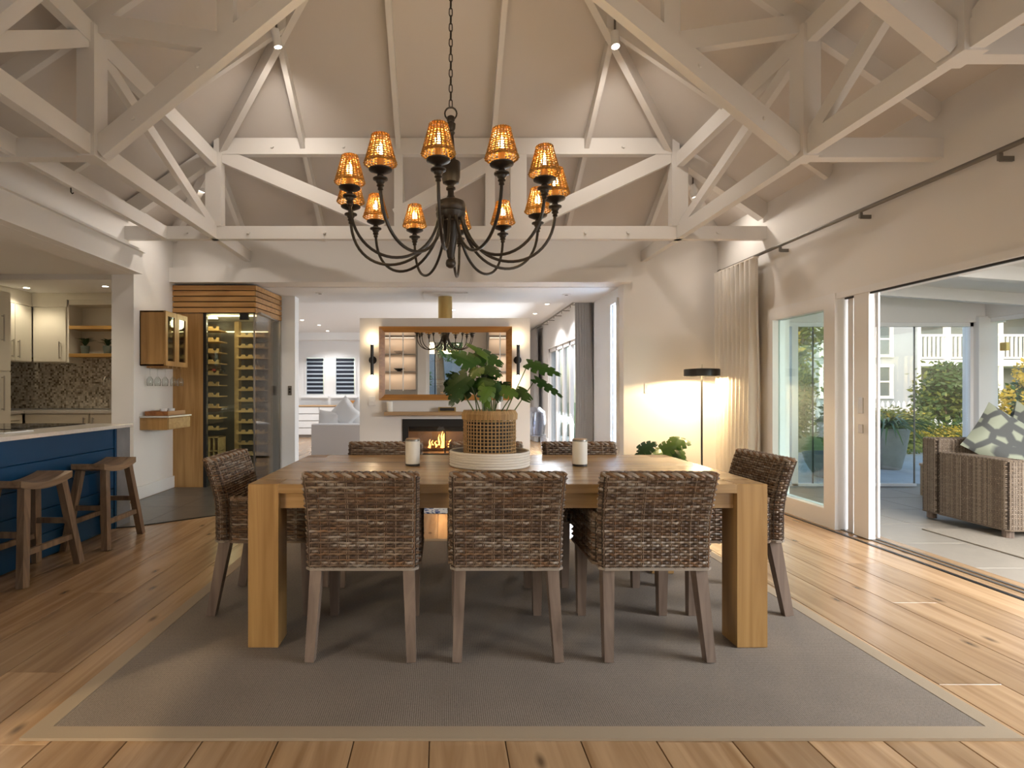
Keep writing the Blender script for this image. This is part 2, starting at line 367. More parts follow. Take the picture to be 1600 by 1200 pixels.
# walls
ST(BOX(-3.6, XR, YB, YB + .22, 2.72, 3.22).box(2.25, XR + .2, YB, YB + .22, 0, 2.72), 'wall_back', WALL)
ST(BOX(-3.36, 2.32, YB - .10, YB + .22, 2.54, 2.718), 'trim_1', WALL)                      # boxed header over the wide opening
w = BOX(XL - .24, XL, 5.98, 7.7, 0, 2.47)
w.box(XL - .24, XL, 1.0, 7.7, 2.47, 3.22).box(XL - .24, XL, YF, 1.0, 2.3, 3.22).box(XL - .24, XL, YF, -2.2, 0, 2.3).box(XL - .24, XL, -.1, 1.0, 0, 2.3).box(XL - .24, XL, -2.2, -.1, 0, .7)
ST(w, 'wall_left', WALL)
ST(BOX(XL - .001, XL + .10, 1.0, 5.98, 2.472, 2.70), 'trim_2', WALL)
ST(BOX(XL, XL + .135, 1.0, 5.98, 2.70, 2.722), 'trim_7', WALL)                        # beam above the kitchen opening
w = BOX(XR, XR + .2, YF, YB, 2.05, 3.22).box(XR, XR + .2, 5.75, YB, 0, 2.05).box(XR, XR + .2, .2, .6, 0, 2.05).box(XR, XR + .2, YF, -2.2, 0, 2.05).box(XR, XR + .2, -2.2, .2, 0, .3)
ST(w, 'wall_right', WALL)
w = BOX(-3.6, -.52, YF - .2, YF, 0, 3.22).box(.72, XR + .2, YF - .2, YF, 0, 3.22).box(-.52, .72, YF - .2, YF, 2.5, 3.22)
w.prism([(-3.6, 3.22), (XR + .2, 3.22), (XR, 3.25), (XC, ZR + .12), (XL, 3.25)], YF - .2, YF, 'y')
ST(w, 'wall_rear', WALL)
# baseboards
ST(MB().cbox(XL, XL + .02, 5.98, 6.86, .006, .15, .004).cbox(XL - .22, XL + .02, 5.96, 5.98, .006, .15, .004), 'baseboard_left', WHITE)
ST(MB().cbox(2.27, 3.41, YB - .02, YB, 0, .14, .004), 'baseboard_back', WHITE)
# ceiling lining (three hip planes, 12 cm thick) with rafters as its parts
t = .14
A, B, Cc, D = (XL - .24, YF), (XL - .24, YB + .22), (XR + .2, YB + .22), (XR + .2, YF)
ap, af = (XC, YA), (XC, YF)
zl = ZS - SL * .22
vs = [(*A, zl), (*B, zl), (*Cc, zl), (*D, zl), (*ap, ZR), (*af, ZR)]
vs += [(x, y, z + t) for x, y, z in vs]
ce = ST(MB().add(vs, [(0, 1, 4, 5), (1, 2, 4), (2, 3, 5, 4), (6, 11, 10, 7), (7, 10, 8), (8, 10, 11, 9), (0, 6, 7, 1), (1, 7, 8, 2), (2, 8, 9, 3), (0, 5, 11, 6), (3, 9, 11, 5)]), 'ceiling', CEIL)
RW, RH = .05, .14
def beamp(name, p, q, w=.06, h=.13, parent=ce, up=(0, 0, 1)): return P(MB().bar(p, q, w, h, up), name, BEAM, parent)
for x in (-2.47, -1.48, -.47, .53, 1.52, 2.52):                                        # rafters of the back hip
    top = YB - (min(x - XL, XR - x)); 
    beamp('rafter', (x, YB - .005, rz(x, YB) - RH / 2 + .01), (x, top + .02, rz(x, top) - RH / 2), RW, RH)
for y in (4.85, 3.8, 2.65, 1.5, .35, -.8, -1.95):
    for s_ in (-1, 1):
        xw, xm = (XL, min(XC, XL + YB - y)) if s_ < 0 else (XR, max(XC, XR - YB + y))
        beamp('rafter', (xw, y, ZS - RH / 2), (xm, y, rz(xm, y) - RH / 2), RW, RH)
for xw in (XL, XR): beamp('hip_rafter', (xw, YB, ZS - .08), (XC, YA, ZR - .08), .06, .17)
beamp('ridge_beam', (XC, YA, ZR - .1), (XC, YF, ZR - .1), .06, .2)
# back truss at Y = 5.85
Y2, ZB, ZT, GL, GR = 5.85, 2.877, 3.79, -2.42, 2.50
ty = P(BOX(XL, XR, Y2 - .04, Y2 + .04, 2.81, 2.945), 'tie_beam', BEAM, ce)
co = P(BOX(GL, GR, Y2 - .04, Y2 + .04, 3.705, 3.875), 'collar_beam', BEAM, ce)
for x in (GL, GR): P(BOX(x - .085, x + .085, Y2 - .05, Y2 + .05, 2.945, 3.72), 'post', BEAM, ce)
for x, wd_ in ((-.47, .09), (.50, .10), (.80, .17)): P(BOX(x - wd_ / 2, x + wd_ / 2, Y2 - .035, Y2 + .035, 2.945, 3.72), 'post', BEAM, ce)
beamp('brace', (GL + .06, Y2, 3.71), (-.62, Y2, 2.97), .15, .066, up=(0, 1, 0)); beamp('brace', (GR - .06, Y2, 3.71), (.86, Y2, 2.97), .15, .066, up=(0, 1, 0))
beamp('brace', (-.5, Y2, 3.06), (.5, Y2, 3.62), .15, .066, up=(0, 1, 0))
beamp('rafter', (GL, Y2, 3.72), (XL, Y2, 3.09), .10, .16); beamp('rafter', (GR, Y2, 3.72), (XR, Y2, 3.09), .10, .16)
def bolt(x, y, z, par): P(MB().cyl((x, y, z), (x, y - .018, z), .016, 8), 'bolt', BEAM, par)
for x in (-3.1, -2.7, -2.05, -1.25, -.95, .2, 1.5, 1.95, 2.9): bolt(x, Y2 - .04, ZB, ty)
for x in (-1.8, -1.05, -.1, 1.9): bolt(x, Y2 - .04, 3.78, co)
# lattice girders along the room and scissor trusses across it
TY = (3.80, 2.65, 1.5, .35, -.8, -1.95)
for x, s_ in ((GL, -1), (GR, 1)):
    P(BOX(x - .035, x + .035, YF, YB, 2.81, 2.945), 'bottom_chord', BEAM, ce)
    P(BOX(x - .035, x + .035, YF, 5.80, 3.57, 3.72), 'top_chord', BEAM, ce)
    for y in TY: P(BOX(x - .06, x + .06, y - .075, y + .075, 2.80, 3.70), 'post', BEAM, ce)
    nodes_ = (5.85,) + TY
    for i in range(len(nodes_) - 1):
        a, b = nodes_[i], nodes_[i + 1]
        if i == 0 or s_ > 0: p, q = (x, a - .08, 2.93), (x, b + .06, 3.58)
        else: p, q = (x, a - .06, 3.60), (x, b + .08, 2.93)
        beamp('web_brace', p, q, .05, .10)
P(BOX(-2.965, -2.915, YF, 5.81, 2.81, 2.94), 'purlin', BEAM, ce)
for y in (2.95, 4.35): P(MB().tube([(-2.94, y, 2.81), (-2.94, y, 2.775), (-2.94, y + .015, 2.768), (-2.94, y + .03, 2.78)], .005, 6), 'hook', BLACK, ce)
for y in TY:
    P(BOX(XL, GL - .06, y - .04, y + .04, 2.80, 2.935), 'tie_stub', BEAM, ce); P(BOX(GR + .06, XR, y - .04, y + .04, 2.80, 2.935), 'tie_stub', BEAM, ce)
    for x, s_ in ((GL, 1), (GR, -1)):
        sc = beamp('scissor_chord', (x + s_ * .05, y, 2.86), (XC, y, 2.86 + (abs(XC - x) - .05) * .82), .14, .08, up=(0, 1, 0))
        xs = x + s_ * .93
        P(BOX(xs - .055, xs + .055, y - .035, y + .035, 2.86 + .93 * .82, rz(xs, y)), 'post', BEAM, ce)
        beamp('tie_rail', (x, y, 3.73), (x + s_ * .88, y, 3.60), .13, .07, up=(0, 1, 0))
        if y > 2:
            for d in (.18, .62): bolt(x + s_ * (d + .12), y - .035, 2.86 + (d + .07) * .82, sc)
# ------------------------------------------------------------------ rooms beyond the opening
lr = BOX(-3.6, XR, YB + .22, 8.2, 2.53, 2.7); lr.box(-4.5, 2.6, 8.2, 15.2, 2.75, 2.9); lr.box(-4.5, 2.6, 8.2, 8.25, 2.53, 2.76)
ST(lr, 'ceiling_living', COOL)
ST(BOX(-4.5, -2.07, 7.70, 7.9, 0, 2.75), 'wall_passage', COOL)
ST(BOX(2.25, 2.45, 7.27, 8.2, 0, 2.53).box(2.25, 2.45, 7.07, 7.27, 2.36, 2.53).box(2.25, 2.45, 7.07, 7.27, 0, .08), 'wall_passage_right', COOL)
ST(BOX(2.35, 2.55, 8.2, 9.7, 0, 2.75).box(2.35, 2.55, 12.3, 15, 0, 2.75).box(2.35, 2.55, 9.7, 12.3, 2.14, 2.75), 'wall_living_right', COOL)
ST(BOX(-4.5, -4.26, 7.9, 15, 0, 2.75), 'wall_living_left', COOL)
w = BOX(-4.5, 2.55, 15, 15.2, 0, 1.06).box(-4.5, 2.55, 15, 15.2, 2.16, 2.75)
for a, b in ((-4.5, -3.76), (-3.19, -2.96), (-2.35, 2.55)): w.box(a, b, 15, 15.2, 1.06, 2.16)
ST(w, 'wall_living_back', COOL)
ST(BOX(-4.26, 2.35, 14.55, 15, 2.56, 2.75), 'trim_3', COOL)                                # dropped bulkhead on the far wall
ST(MB().cbox(2.325, 2.35, 8.2, 9.7, 0, .14, .004).cbox(2.325, 2.35, 12.3, 15, 0, .14, .004), 'baseboard_living', WHITE)
# narrow fixed window beside the opening
wn = STE('window_1', (2.25, 6.97, 0))
P(BOX(-.03, .06, .06, .10, .0, 2.40).box(-.03, .06, .10, .32, 2.34, 2.40).box(-.03, .06, .32, .37, 0, 2.40).box(-.03, .06, .1, .32, 0, .08), 'frame', WHITE, wn)
P(BOX(.02, .03, .10, .32, .08, 2.34), 'frosted_pane', mat('frosted_glass', (.85, .9, .95), .4, trans=.75, ecol=(.88, .94, 1)), wn)
# two far windows with striped roller blinds
for i, (a, b) in enumerate(((-3.76, -3.19), (-2.96, -2.35))):
    wn = STE('window_%d' % (i + 2), ((a + b) / 2, 15, 1.06)); h = (b - a) / 2
    P(BOX(-h, -h + .05, -.02, .1, 0, 1.1).box(h - .05, h, -.02, .1, 0, 1.1).box(-h + .05, h - .05, -.02, .1, 1.05, 1.1).box(-h + .05, h - .05, -.02, .1, 0, .05), 'frame', WHITE, wn)
    P(MB().cbox(-h - .08, h + .08, -.09, .0, -.05, 0, .004), 'sill', WHITE, wn)
    P(BOX(-h + .05, h - .05, .05, .06, .05, 1.05), 'pane', GLASS, wn)
    bl = T('roller_blind', ('day-night striped navy blind on the left far window', 'day-night striped navy blind on the right far window, beside the fireplace wall')[i], 'blind', ((a + b) / 2, 14.965, 1.10), 0, 'striped blinds')
    P(BOX(-h + .06, h - .06, -.02, .03, .92, .99), 'roller_cassette', NAVYB, bl)
    P(BOX(-h + .07, h - .07, .0, .004, .02, .93), 'sheer_cloth', SHEER, bl)
    for k in range(8): P(BOX(-h + .065, h - .065, -.006, -.001, .03 + k * .112, .098 + k * .112), 'band', NAVYB, bl)
# fireplace wall
FY = 7.35
ST(BOX(-1.11, 1.165, FY, FY + .62, .83, 2.177).box(-1.11, -.54, FY, FY + .62, 0, .83).box(.60, 1.165, FY, FY + .62, 0, .83).box(-.54, .60, FY, FY + .62, 0, .3), 'wall_fireplace', WALL)
# ------------------------------------------------------------------ patio doors in the right wall
d1 = STE('door_1', (XR, 0, 0))
P(BOX(-.03, .10, 5.66, 5.75, 0, 2.05).box(-.03, .10, 4.76, 4.90, 0, 2.05).box(-.03, .10, 4.90, 5.66, 1.93, 2.05).box(-.03, .10, 4.90, 5.66, .0, .16), 'fixed_frame', ALU, d1)
P(BOX(.03, .045, 4.90, 5.66, .16, 1.93), 'pane', GLASSG, d1)
sl = P(BOX(.0, .055, 4.42, 4.58, .012, 2.03), 'sliding_stile', ALU, d1)
P(BOX(.06, .075, 4.40, 4.42, .03, 2.02), 'edge_gasket', ALU, sl)
h = P(MB().cbox(-.008, .0, 4.475, 4.525, 1.02, 1.15, .002), 'handle_plate', CHROME, sl); P(MB().cbox(-.01, 0, 4.475, 4.52, .86, .93, .002), 'lock', CHROME, sl)
P(BOX(.04, .10, 4.64, 4.70, .0, 2.05), 'outer_stile', ALU, d1)
P(BOX(.06, .07, 4.58, 4.64, .1, 2.0), 'pane', GLASS, d1)
P(BOX(-.02, .16, .6, 4.76, 2.0, 2.05), 'head_track', ALU, d1); P(BOX(.01, .03, .6, 4.7, 1.985, 2.0), 'head_gasket', BLACK, d1)
P(BOX(-.09, -.06, .6, 5.75, -.01, .004), 'threshold', BLACK, d1)
P(BOX(-.06, .2, .6, 5.75, -.012, .002), 'threshold_board', OAKF, d1)
P(BOX(.02, .045, .6, 4.76, .002, .008).box(.08, .105, .6, 4.76, .002, .008), 'floor_rail', RODM, d1)
P(BOX(.0, .055, .6, .76, .012, 2.03), 'sliding_stile', ALU, d1); P(BOX(.02, .03, .76, 1.5, .1, 1.95), 'pane', GLASS, d1)
P(BOX(.0, .055, 1.5, 1.62, .012, 2.03), 'sliding_stile', ALU, d1)
for i, (x, z0, z1) in enumerate(((XL - .12, .7, 2.3), (XR + .1, .3, 2.05))):   # unseen windows beside the viewer, added for the rear fill lamps
    wn = STE('window_%d' % (i + 4), (x, -1.15, 0)); y0, y1 = -1.05, 1.05
    if i: y1 = 1.35
    P(BOX(-.03, .03, y0, y0 + .06, z0, z1).box(-.03, .03, y1 - .06, y1, z0, z1).box(-.03, .03, -.03, .03, z0, z1).box(-.03, .03, y0, y1, z0, z0 + .06).box(-.03, .03, y0, y1, z1 - .06, z1), 'frame', WHITE, wn)
    P(BOX(-.005, .005, y0, y1, z0, z1), 'pane', GLASS, wn)
# living-room sliding door
d2 = STE('door_2', (2.38, 11, 0))
for y in (-1.3, -.72, -.12, .5, 1.22): P(BOX(0, .07, y, y + .09, 0, 2.14), 'stile', ALU, d2)
P(BOX(0, .07, -1.3, 1.3, 2.06, 2.14).box(0, .07, -1.3, 1.3, 0, .06), 'rail', ALU, d2)
P(BOX(.03, .04, -.63, 1.22, .06, 2.06), 'pane', GLASS, d2)
# rear glazed door seen in the mirror
d3 = STE('door_3', (.10, YF - .1, 0))
P(BOX(-.62, -.52, -.04, .06, 0, 2.5).box(.52, .62, -.04, .06, 0, 2.5).box(-.52, .52, -.04, .06, 2.4, 2.5).box(-.52, .52, -.04, .06, 0, .1), 'frame', WHITE, d3)
P(BOX(-.52, .52, 0, .01, .1, 2.4), 'pane', GLASS, d3); P(BOX(-.36, -.33, -.02, .03, .1, 2.4), 'glazing_bar', BLACK, d3)

# ------------------------------------------------------------------ sunroom beyond the patio doors
sf = ST(BOX(3.38, 7.2, -1.5, 7.05, -.14, -.018), 'floor_sunroom', PATIO)
for i in range(7):
    for j in range(12):
        x0, y0 = 3.625 + i * .62, -.60 + j * .62
        x1, y1 = min(x0 + .617, 7.1), min(y0 + .617, 6.94)
        if x1 - x0 > .05 and y1 - y0 > .05: P(MB().cbox(x0, x1, y0, y1, -.018, 0, .003), 'tile', PATIO, sf)
cs = ST(MB().prism([(3.62, 2.52), (7.3, 2.27), (7.3, 2.40), (3.62, 2.72)], 3.1, 7.2, 'y'), 'ceiling_sunroom', BEAM)
P(MB().prism([(3.62, 2.56), (7.3, 2.31), (7.3, 2.32), (3.62, 2.57)], -1.5, 3.1, 'y'), 'added_roof_pane', GLASS, cs)  # unseen roof glazing, added to let more light into the patio side
for y in (-.2, .9, 2.0, 3.1, 4.2, 5.3, 6.3): P(MB().bar((3.62, y, 2.46), (7.05, y, 2.225), .07, .14), 'rafter', BEAM, cs)
P(BOX(3.62, 7.1, 6.94, 7.06, 2.07, 2.50), 'lintel', BEAM, cs); P(BOX(6.84, 6.98, -1.4, 6.94, 2.12, 2.32), 'lintel', BEAM, cs)
wn = STE('window_6', (0, 7.0, 0))
P(BOX(3.62, 6.74, -.03, .03, 2.02, 2.07).box(3.62, 6.0, -.03, .03, 0, .03), 'track', ALU, wn)
P(BOX(6.68, 6.72, -.03, .03, 0, 2.07).box(4.42, 4.50, -.03, .03, 0, 2.02).box(4.30, 4.34, -.03, .03, 0, 2.02), 'jamb', ALU, wn)
for a, b in ((3.64, 4.28), (4.51, 4.70), (4.71, 5.34), (5.35, 5.99), (6.0, 6.67)): P(BOX(a, b, -.006, .006, .03, 2.02), 'pane', GLASS, wn)
for a in (4.70, 5.34, 5.99): P(BOX(a - .001, a + .011, -.008, .008, .03, 2.02), 'seal', RODM if a > 5 else BLACK, wn)
ST(MB().cbox(6.72, 6.96, 6.90, 7.12, 0, 2.14, .01), 'trim_4', BEAM)
wn = STE('window_7', (6.90, 0, 0))
for a, b in ((5.9, 6.84), (4.9, 5.89), (3.9, 4.89), (2.9, 3.89)): P(BOX(-.006, .006, a, b, .03, 2.1), 'pane', GLASS, wn)
P(BOX(-.03, .03, -1.4, 6.9, 2.07, 2.12).box(-.03, .03, -1.4, 6.9, 0, .03), 'track', ALU, wn)
P(MB().cbox(-.02, .02, 6.72, 6.80, 1.70, 1.80, .002), 'glass_clamp', BRASS, wn)

# ------------------------------------------------------------------ kitchen
KY = 8.35
ST(BOX(-6.9, -4.5, KY, KY + .2, 0, 2.8), 'wall_kitchen_back', COOL); ST(BOX(-6.9, -6.62, 1.0, KY, 0, 2.8), 'wall_kitchen_left', COOL); ST(BOX(-6.9, -3.6, .8, 1.0, 0, 2.8), 'wall_kitchen_front', COOL)
ST(BOX(-6.9, XL - .2, .8, 7.05, 2.70, 2.85).box(-6.9, -4.5, 7.05, KY, 2.63, 2.85).box(-4.5, -3.6, 7.05, 7.70, 2.63, 2.85), 'ceiling_kitchen', COOL)
sb = ST(BOX(-6.60, -4.51, KY - .012, KY - .002, .94, 1.72).box(-6.61, -6.598, 6.5, KY - .01, .94, 1.64), 'trim_5', MOSAIC)
def handle(par, p, q, off, r=.008):
    p, q, off = Vector(p), Vector(q), Vector(off); d = (q - p).normalized() * .02
    return P(MB().cyl(p + off, q + off, r, 8).cyl(p + d, p + d + off, r * .8, 8).cyl(q - d, q - d + off, r * .8, 8), 'handle', CHROME, par)
# wall units
u = T('wall_cabinet', 'cream wall cabinet with a single handle beside the open kitchen shelves', 'cabinet', (-5.72, 8.0, 1.62), group=None)
P(BOX(-.25, .25, .02, .34, 0, .91), 'body', CAB, u); dr = P(MB().cbox(-.235, .235, -.0, .02, .01, .80, .002), 'door', CAB, u); handle(dr, (.16, 0, .05), (.16, 0, .30), (0, -.03, 0))
P(BOX(-.25, .25, .0, .02, .81, .91), 'fascia', CAB, u)
u = T('wall_cabinet', 'cream wall cabinet in the kitchen corner with paired handles', 'cabinet', (-5.97, 7.35, 1.62))
P(BOX(-.62, -.02, 0, .65, 0, .91), 'body', CAB, u)
for y0, hy in ((.02, .27), (.335, .38)):
    dr = P(MB().cbox(-.02, 0, y0, y0 + .305, .01, .80, .002), 'door', CAB, u); handle(dr, (0, hy, .05), (0, hy, .30), (.03, 0, 0))
P(BOX(-.02, 0, 0, .65, .81, .91), 'fascia', CAB, u)
u = T('tall_unit', 'tall cream pantry unit with long steel handles at the kitchen edge', 'cabinet', (-5.74, 6.5, 0))
P(BOX(-.86, -.02, 0, .82, 0, 2.52), 'body', CAB, u)
for z0, z1, h0, h1 in ((.08, 1.45, .95, 1.4), (1.47, 2.5, 1.85, 2.2)):
    dr = P(MB().cbox(-.02, 0, .01, .81, z0, z1, .002), 'door', CAB, u); handle(dr, (0, .66, h0), (0, .66, h1), (.035, 0, 0), .009)
u = T('open_shelf_unit', 'open cream shelf niche above the mosaic splashback', 'shelf unit', (-4.99, 8.02, 1.70))
P(BOX(-.48, -.46, 0, .32, -.08, .83).box(-.48, .48, 0, .32, .76, .83).box(-.46, .48, .30, .32, .02, .76), 'case', CAB, u)
for z in (.0, .405): P(MB().cbox(-.455, .48, -.01, .299, z, z + .05, .002), 'shelf', SHELFW, u)
P(BOX(-6.61, -4.51, 8.0, KY, 2.53, 2.63).box(-6.61, -5.97, 7.3, 8.0, 2.53, 2.63), 'trim_6', CAB)['kind'] = 'structure'
def small_plant(x, lab):
    k = T('potted_succulent', lab, 'plant', (x, 8.14, 1.75), group='little plants on the kitchen shelf')
    P(MB().lathe([(.045, 0), (.055, .06), (.06, .12), (.052, .12), (.05, .1)], 12), 'pot', mat('dark_pot', (.10, .12, .10), .6) if 'dark_pot' not in MATS else MATS['dark_pot'], k, smooth=True)
    for i in range(16):
        a = i * 2.4; r = .05 + .06 * R.random(); z = .17 + .07 * R.random(); m = MB()
        p0, p1, p2 = Vector((0, 0, .10)), Vector((r * .5 * math.cos(a), r * .5 * math.sin(a), z - .01)), Vector((r * 1.5 * math.cos(a), r * 1.5 * math.sin(a), z))
        sd = Vector((-math.sin(a), math.cos(a), 0)) * .018
        m.add([p0, p1 - sd, p2, p1 + sd, p1 + Vector((0, 0, -.008))], [(0, 1, 4), (1, 2, 4), (2, 3, 4), (3, 0, 4), (0, 3, 2, 1)])
        P(m, 'leaf', BUSH[1], k)
small_plant(-5.29, 'little potted plant nearer the cream cabinet on the lower kitchen shelf'); small_plant(-4.96, 'little potted plant nearer the white pillar on the lower kitchen shelf')
# base units and worktop
for i, (x0, x1, lab) in enumerate(((-5.93, -5.02, 'cream base cabinet left of the paired handles under the kitchen worktop'), (-5.01, -4.53, 'cream base cabinet below the kitchen tap'))):
    u = T('base_cabinet', lab, 'cabinet', ((x0 + x1) / 2, 7.80, 0)); w2 = (x1 - x0) / 2
    P(BOX(-w2, w2, .02, .53, .08, .885), 'body', CAB, u); dr = P(MB().cbox(-w2 + .01, w2 - .01, 0, .02, .1, .87, .002), 'door', CAB, u)
    s_ = 1 if i == 0 else -1; handle(dr, (s_ * (w2 - .06), 0, .62), (s_ * (w2 - .06), 0, .83), (0, -.03, 0), .009)
u = T('drawer_unit', 'cream drawer unit on the left run of the kitchen', 'cabinet', (-5.95, 7.33, 0))
P(BOX(-.64, -.02, 0, .46, .08, .885), 'body', CAB, u)
for k in range(3):
    dr = P(MB().cbox(-.02, 0, .01, .455, .1 + k * .26, .35 + k * .26, .002), 'drawer', CAB, u); handle(dr, (0, .1, .27 + k * .26), (0, .36, .27 + k * .26), (.03, 0, 0), .007)
TAG(P(MB().cbox(-6.6, -4.52, 7.77, KY - .015, .887, .925, .003).cbox(-6.6, -5.92, 7.33, 7.77, .887, .925, .003), 'worktop', STONE), 'pale stone worktop along the back kitchen wall', 'worktop')
u = T('kitchen_tap', 'chrome kitchen tap in front of the mosaic splashback', 'tap', (-4.91, 8.15, .926))
P(MB().lathe([(.03, 0), (.03, .02), (.018, .03), (.018, .12), (.013, .14)], 12).tube([(0, 0, .13), (0, 0, .42), (0, -.05, .48), (0, -.14, .48), (0, -.18, .43), (0, -.18, .36)], .012, 10), 'spout', CHROME, u, smooth=True)
P(MB().cyl((.018, 0, .09), (.08, 0, .12), .008, 8), 'lever', CHROME, u)
# island
IX, I0, I1 = -2.80, 2.0, 5.03
isl = T('kitchen_island', 'navy boarded island with a pale stone worktop and marble end', 'island', (-3.56, 3.5, 0))
def loc(o): return o
P(BOX(-.6, .665, -1.45, 1.33, 0, .875), 'carcass', BLUE, isl)
for k in range(5): P(MB().cbox(.668, .69, -1.46, 1.30, .004 + k * .175, .004 + k * .175 + .172, .004), 'board', BLUE, isl)
P(MB().cbox(-.62, .70, 1.33, 1.53, 0, .875, .004), 'end_panel', MARB, isl, label='grey veined marble end panel')
P(BOX(.692, .697, 1.302, 1.33, 0, .875), 'end_strip', BLUE, isl)
P(MB().cbox(-.78, .73, -1.5, 1.53, .876, .906, .003), 'worktop', STONE, isl)
u = T('induction_hob', 'black glass hob set on the island worktop', 'hob', (-3.66, 4.56, .906)); P(MB().cbox(-.42, .46, -.37, .37, .001, .008, .002), 'glass_plate', COOK, u)
P(MB().lathe([(.09, .0081), (.09, .0086), (.085, .0086), (.085, .0081)], 32, (.2, -.1, 0), caps=False).lathe([(.11, .0081), (.11, .0086), (.105, .0086), (.105, .0081)], 32, (.15, .18, 0), caps=False), 'zone_ring', RODM, u)
u = T('magazine', 'magazine with a white border lying on the island beside the hob', 'magazine', (-3.16, 3.92, .907), -.06)
P(MB().cbox(-.28, .14, -.11, .14, 0, .008, .002), 'pages', WHITE, u); P(BOX(-.25, .11, -.08, .11, .0082, .0095), 'cover', COOK, u)
# bar stools
def make_stool(lab):
    st = T('bar_stool', lab, 'stool', group='teak bar stools at the island')
    m = MB(); nx, ny = 4, 12; top = []; bot = []
    for j in range(ny + 1):
        y = -.225 + .45 * j / ny; zz = .612 + .038 * (abs(y) / .225) ** 2
        for i in range(nx + 1):
            x = -.125 + .25 * i / nx; top.append((x, y, zz)); bot.append((x, y, zz - .042))
    n = len(top); fs = []; g = lambda i, j: j * (nx + 1) + i
    for j in range(ny):
        for i in range(nx): fs += [(g(i, j), g(i + 1, j), g(i + 1, j + 1), g(i, j + 1)), (n + g(i, j + 1), n + g(i + 1, j + 1), n + g(i + 1, j), n + g(i, j))]
        for i in (0, nx): fs.append((g(i, j), g(i, j + 1), n + g(i, j + 1), n + g(i, j)))
    for i in range(nx):
        for j in (0, ny): fs.append((g(i, j), g(i + 1, j), n + g(i + 1, j), n + g(i, j)))
    P(m.add(top + bot, fs), 'seat', STOOLS, st, smooth=True)
    for sx in (-1, 1):
        for sy in (-1, 1): P(MB().bar((sx * .092, sy * .16, .60), (sx * .155, sy * .25, 0), .046, .052, (0, 1, 0)), 'leg', STOOLW, st)
        P(MB().bar((sx * .133, -.205, .20), (sx * .133, .205, .20), .026, .036), 'stretcher', STOOLW, st)
    for sy in (-1, 1): P(MB().bar((-.118, sy * .198, .31), (.118, sy * .198, .31), .024, .036), 'stretcher', STOOLW, st)
    return st
labs = ('teak saddle-seat stool furthest along the blue island, by the marble end', 'teak saddle-seat stool in the middle of the island row', 'teak saddle-seat stool nearest the viewer, mostly cut off at the left edge')
s0 = make_stool(labs[0])
for i, (x, y, r) in enumerate(((-2.70, 4.40, .02), (-2.71, 3.61, -.03), (-2.71, 2.82, 0))):
    o = s0 if i == 0 else copy_tree(s0, label=labs[i]); o.location = (x, y, 0); o.rotation_euler = (0, 0, r)

# ------------------------------------------------------------------ wine room, wall cabinet, drawer shelf
wr = T('wine_cabinet', 'oak wine room with slatted crown and glass door', 'wine cabinet', (-3.36, YB, 0))
sx = 1.02; sk_ = Vector((.085, .82))          # right flank runs slightly outwards
P(BOX(.0, .375, .0, .05, .006, 2.17), 'side_panel', OAKC, wr)
P(BOX(0, 1.0, .02, .70, 2.20, 2.52), 'crown_box', BLACK, wr)
for k in range(5):
    z = 2.178 + k * .07; P(MB().cbox(0, sx, -.012, .02, z, z + .058, .003), 'slat', OAKH, wr)
    P(MB().bar((sx + .002, -.008, z + .029), (sx + .084, .81, z + .029), .026, .058), 'slat', OAKH, wr)
P(BOX(.375, .415, 0, .05, .006, 2.17), 'door_post', BLACK, wr); P(BOX(.375, sx, .0, .04, 2.165, 2.176), 'door_head', BLACK, wr)
dr = P(BOX(.42, 1.0, .008, .02, .02, 2.165), 'glass_door', GLASSG, wr); P(MB().cbox(.83, .94, -.004, .032, 2.09, 2.165, .003), 'pivot', BLACK, dr)
P(MB().bar((sx + .01, .02, 1.09), (sx + .08, .79, 1.09), .012, 2.14), 'side_glass', GLASSD, wr); P(BOX(1.0, 1.02, 0, .02, .006, 2.17).box(1.088, 1.105, .78, .84, .006, 2.17).box(1.0, 1.04, .33, .36, 1.66, 1.665), 'glass_edge', CHROME, wr)
P(BOX(.02, .06, .05, .82, .006, 2.2).box(.06, 1.1, .80, .84, .006, 2.2), 'lining', DARKIN, wr)
P(BOX(.50, .56, .70, .80, .01, 2.16).box(.96, 1.0, .70, .80, .01, 2.16), 'upright', RACK, wr)
def rack(x0, x1, y, z, n, dep=.24):
    w_ = x1 - x0; poly = [(x0, z), (x1, z)]; pts = []
    st = w_ / n
    for k in range(n):
        a = x1 - k * st
        pts += [(a, z + .055), (a - st * .22, z + .055), (a - st * .32, z + .032), (a - st * .5, z + .026), (a - st * .68, z + .032), (a - st * .78, z + .055)]
    pts.append((x0, z + .055))
    P(MB().prism(poly + pts, y, y + .022, 'y').box(x0, x1, y + .022, y + dep, z, z + .014), 'rack_shelf', RACK, wr)
for k in range(13): rack(.575, .955, .56, .19 + k * .145, 4)
for k in range(10): rack(.10, .42, .36, .69 + k * .145, 3, .3)
g = MB()
for k in range(6): g.box(.10 + k * .062, .11 + k * .062, .36, .6, .05, .60)
for k in range(4): g.box(.10, .42, .36, .6, .05 + k * .18, .06 + k * .18)
P(g, 'cubby_grid', RACK, wr)
P(BOX(.44, 1.02, .06, .075, 2.14, 2.155).box(.1, .44, .2, .3, 2.14, 2.155), 'led_and_reflection', LED, wr); P(BOX(.10, .955, .785, .797, 2.02, 2.03), 'led_and_reflection', LED, wr)  # lower back strip is the LED's reflection, built as a glowing bar
P(BOX(.06, 1.08, .05, .80, 2.165, 2.19), 'soffit', GREYCASE, wr)
for x in (.3, .72): P(MB().cyl((x, .4, 2.16), (x, .4, 2.166), .03, 12), 'downlight', DLIGHT, wr)
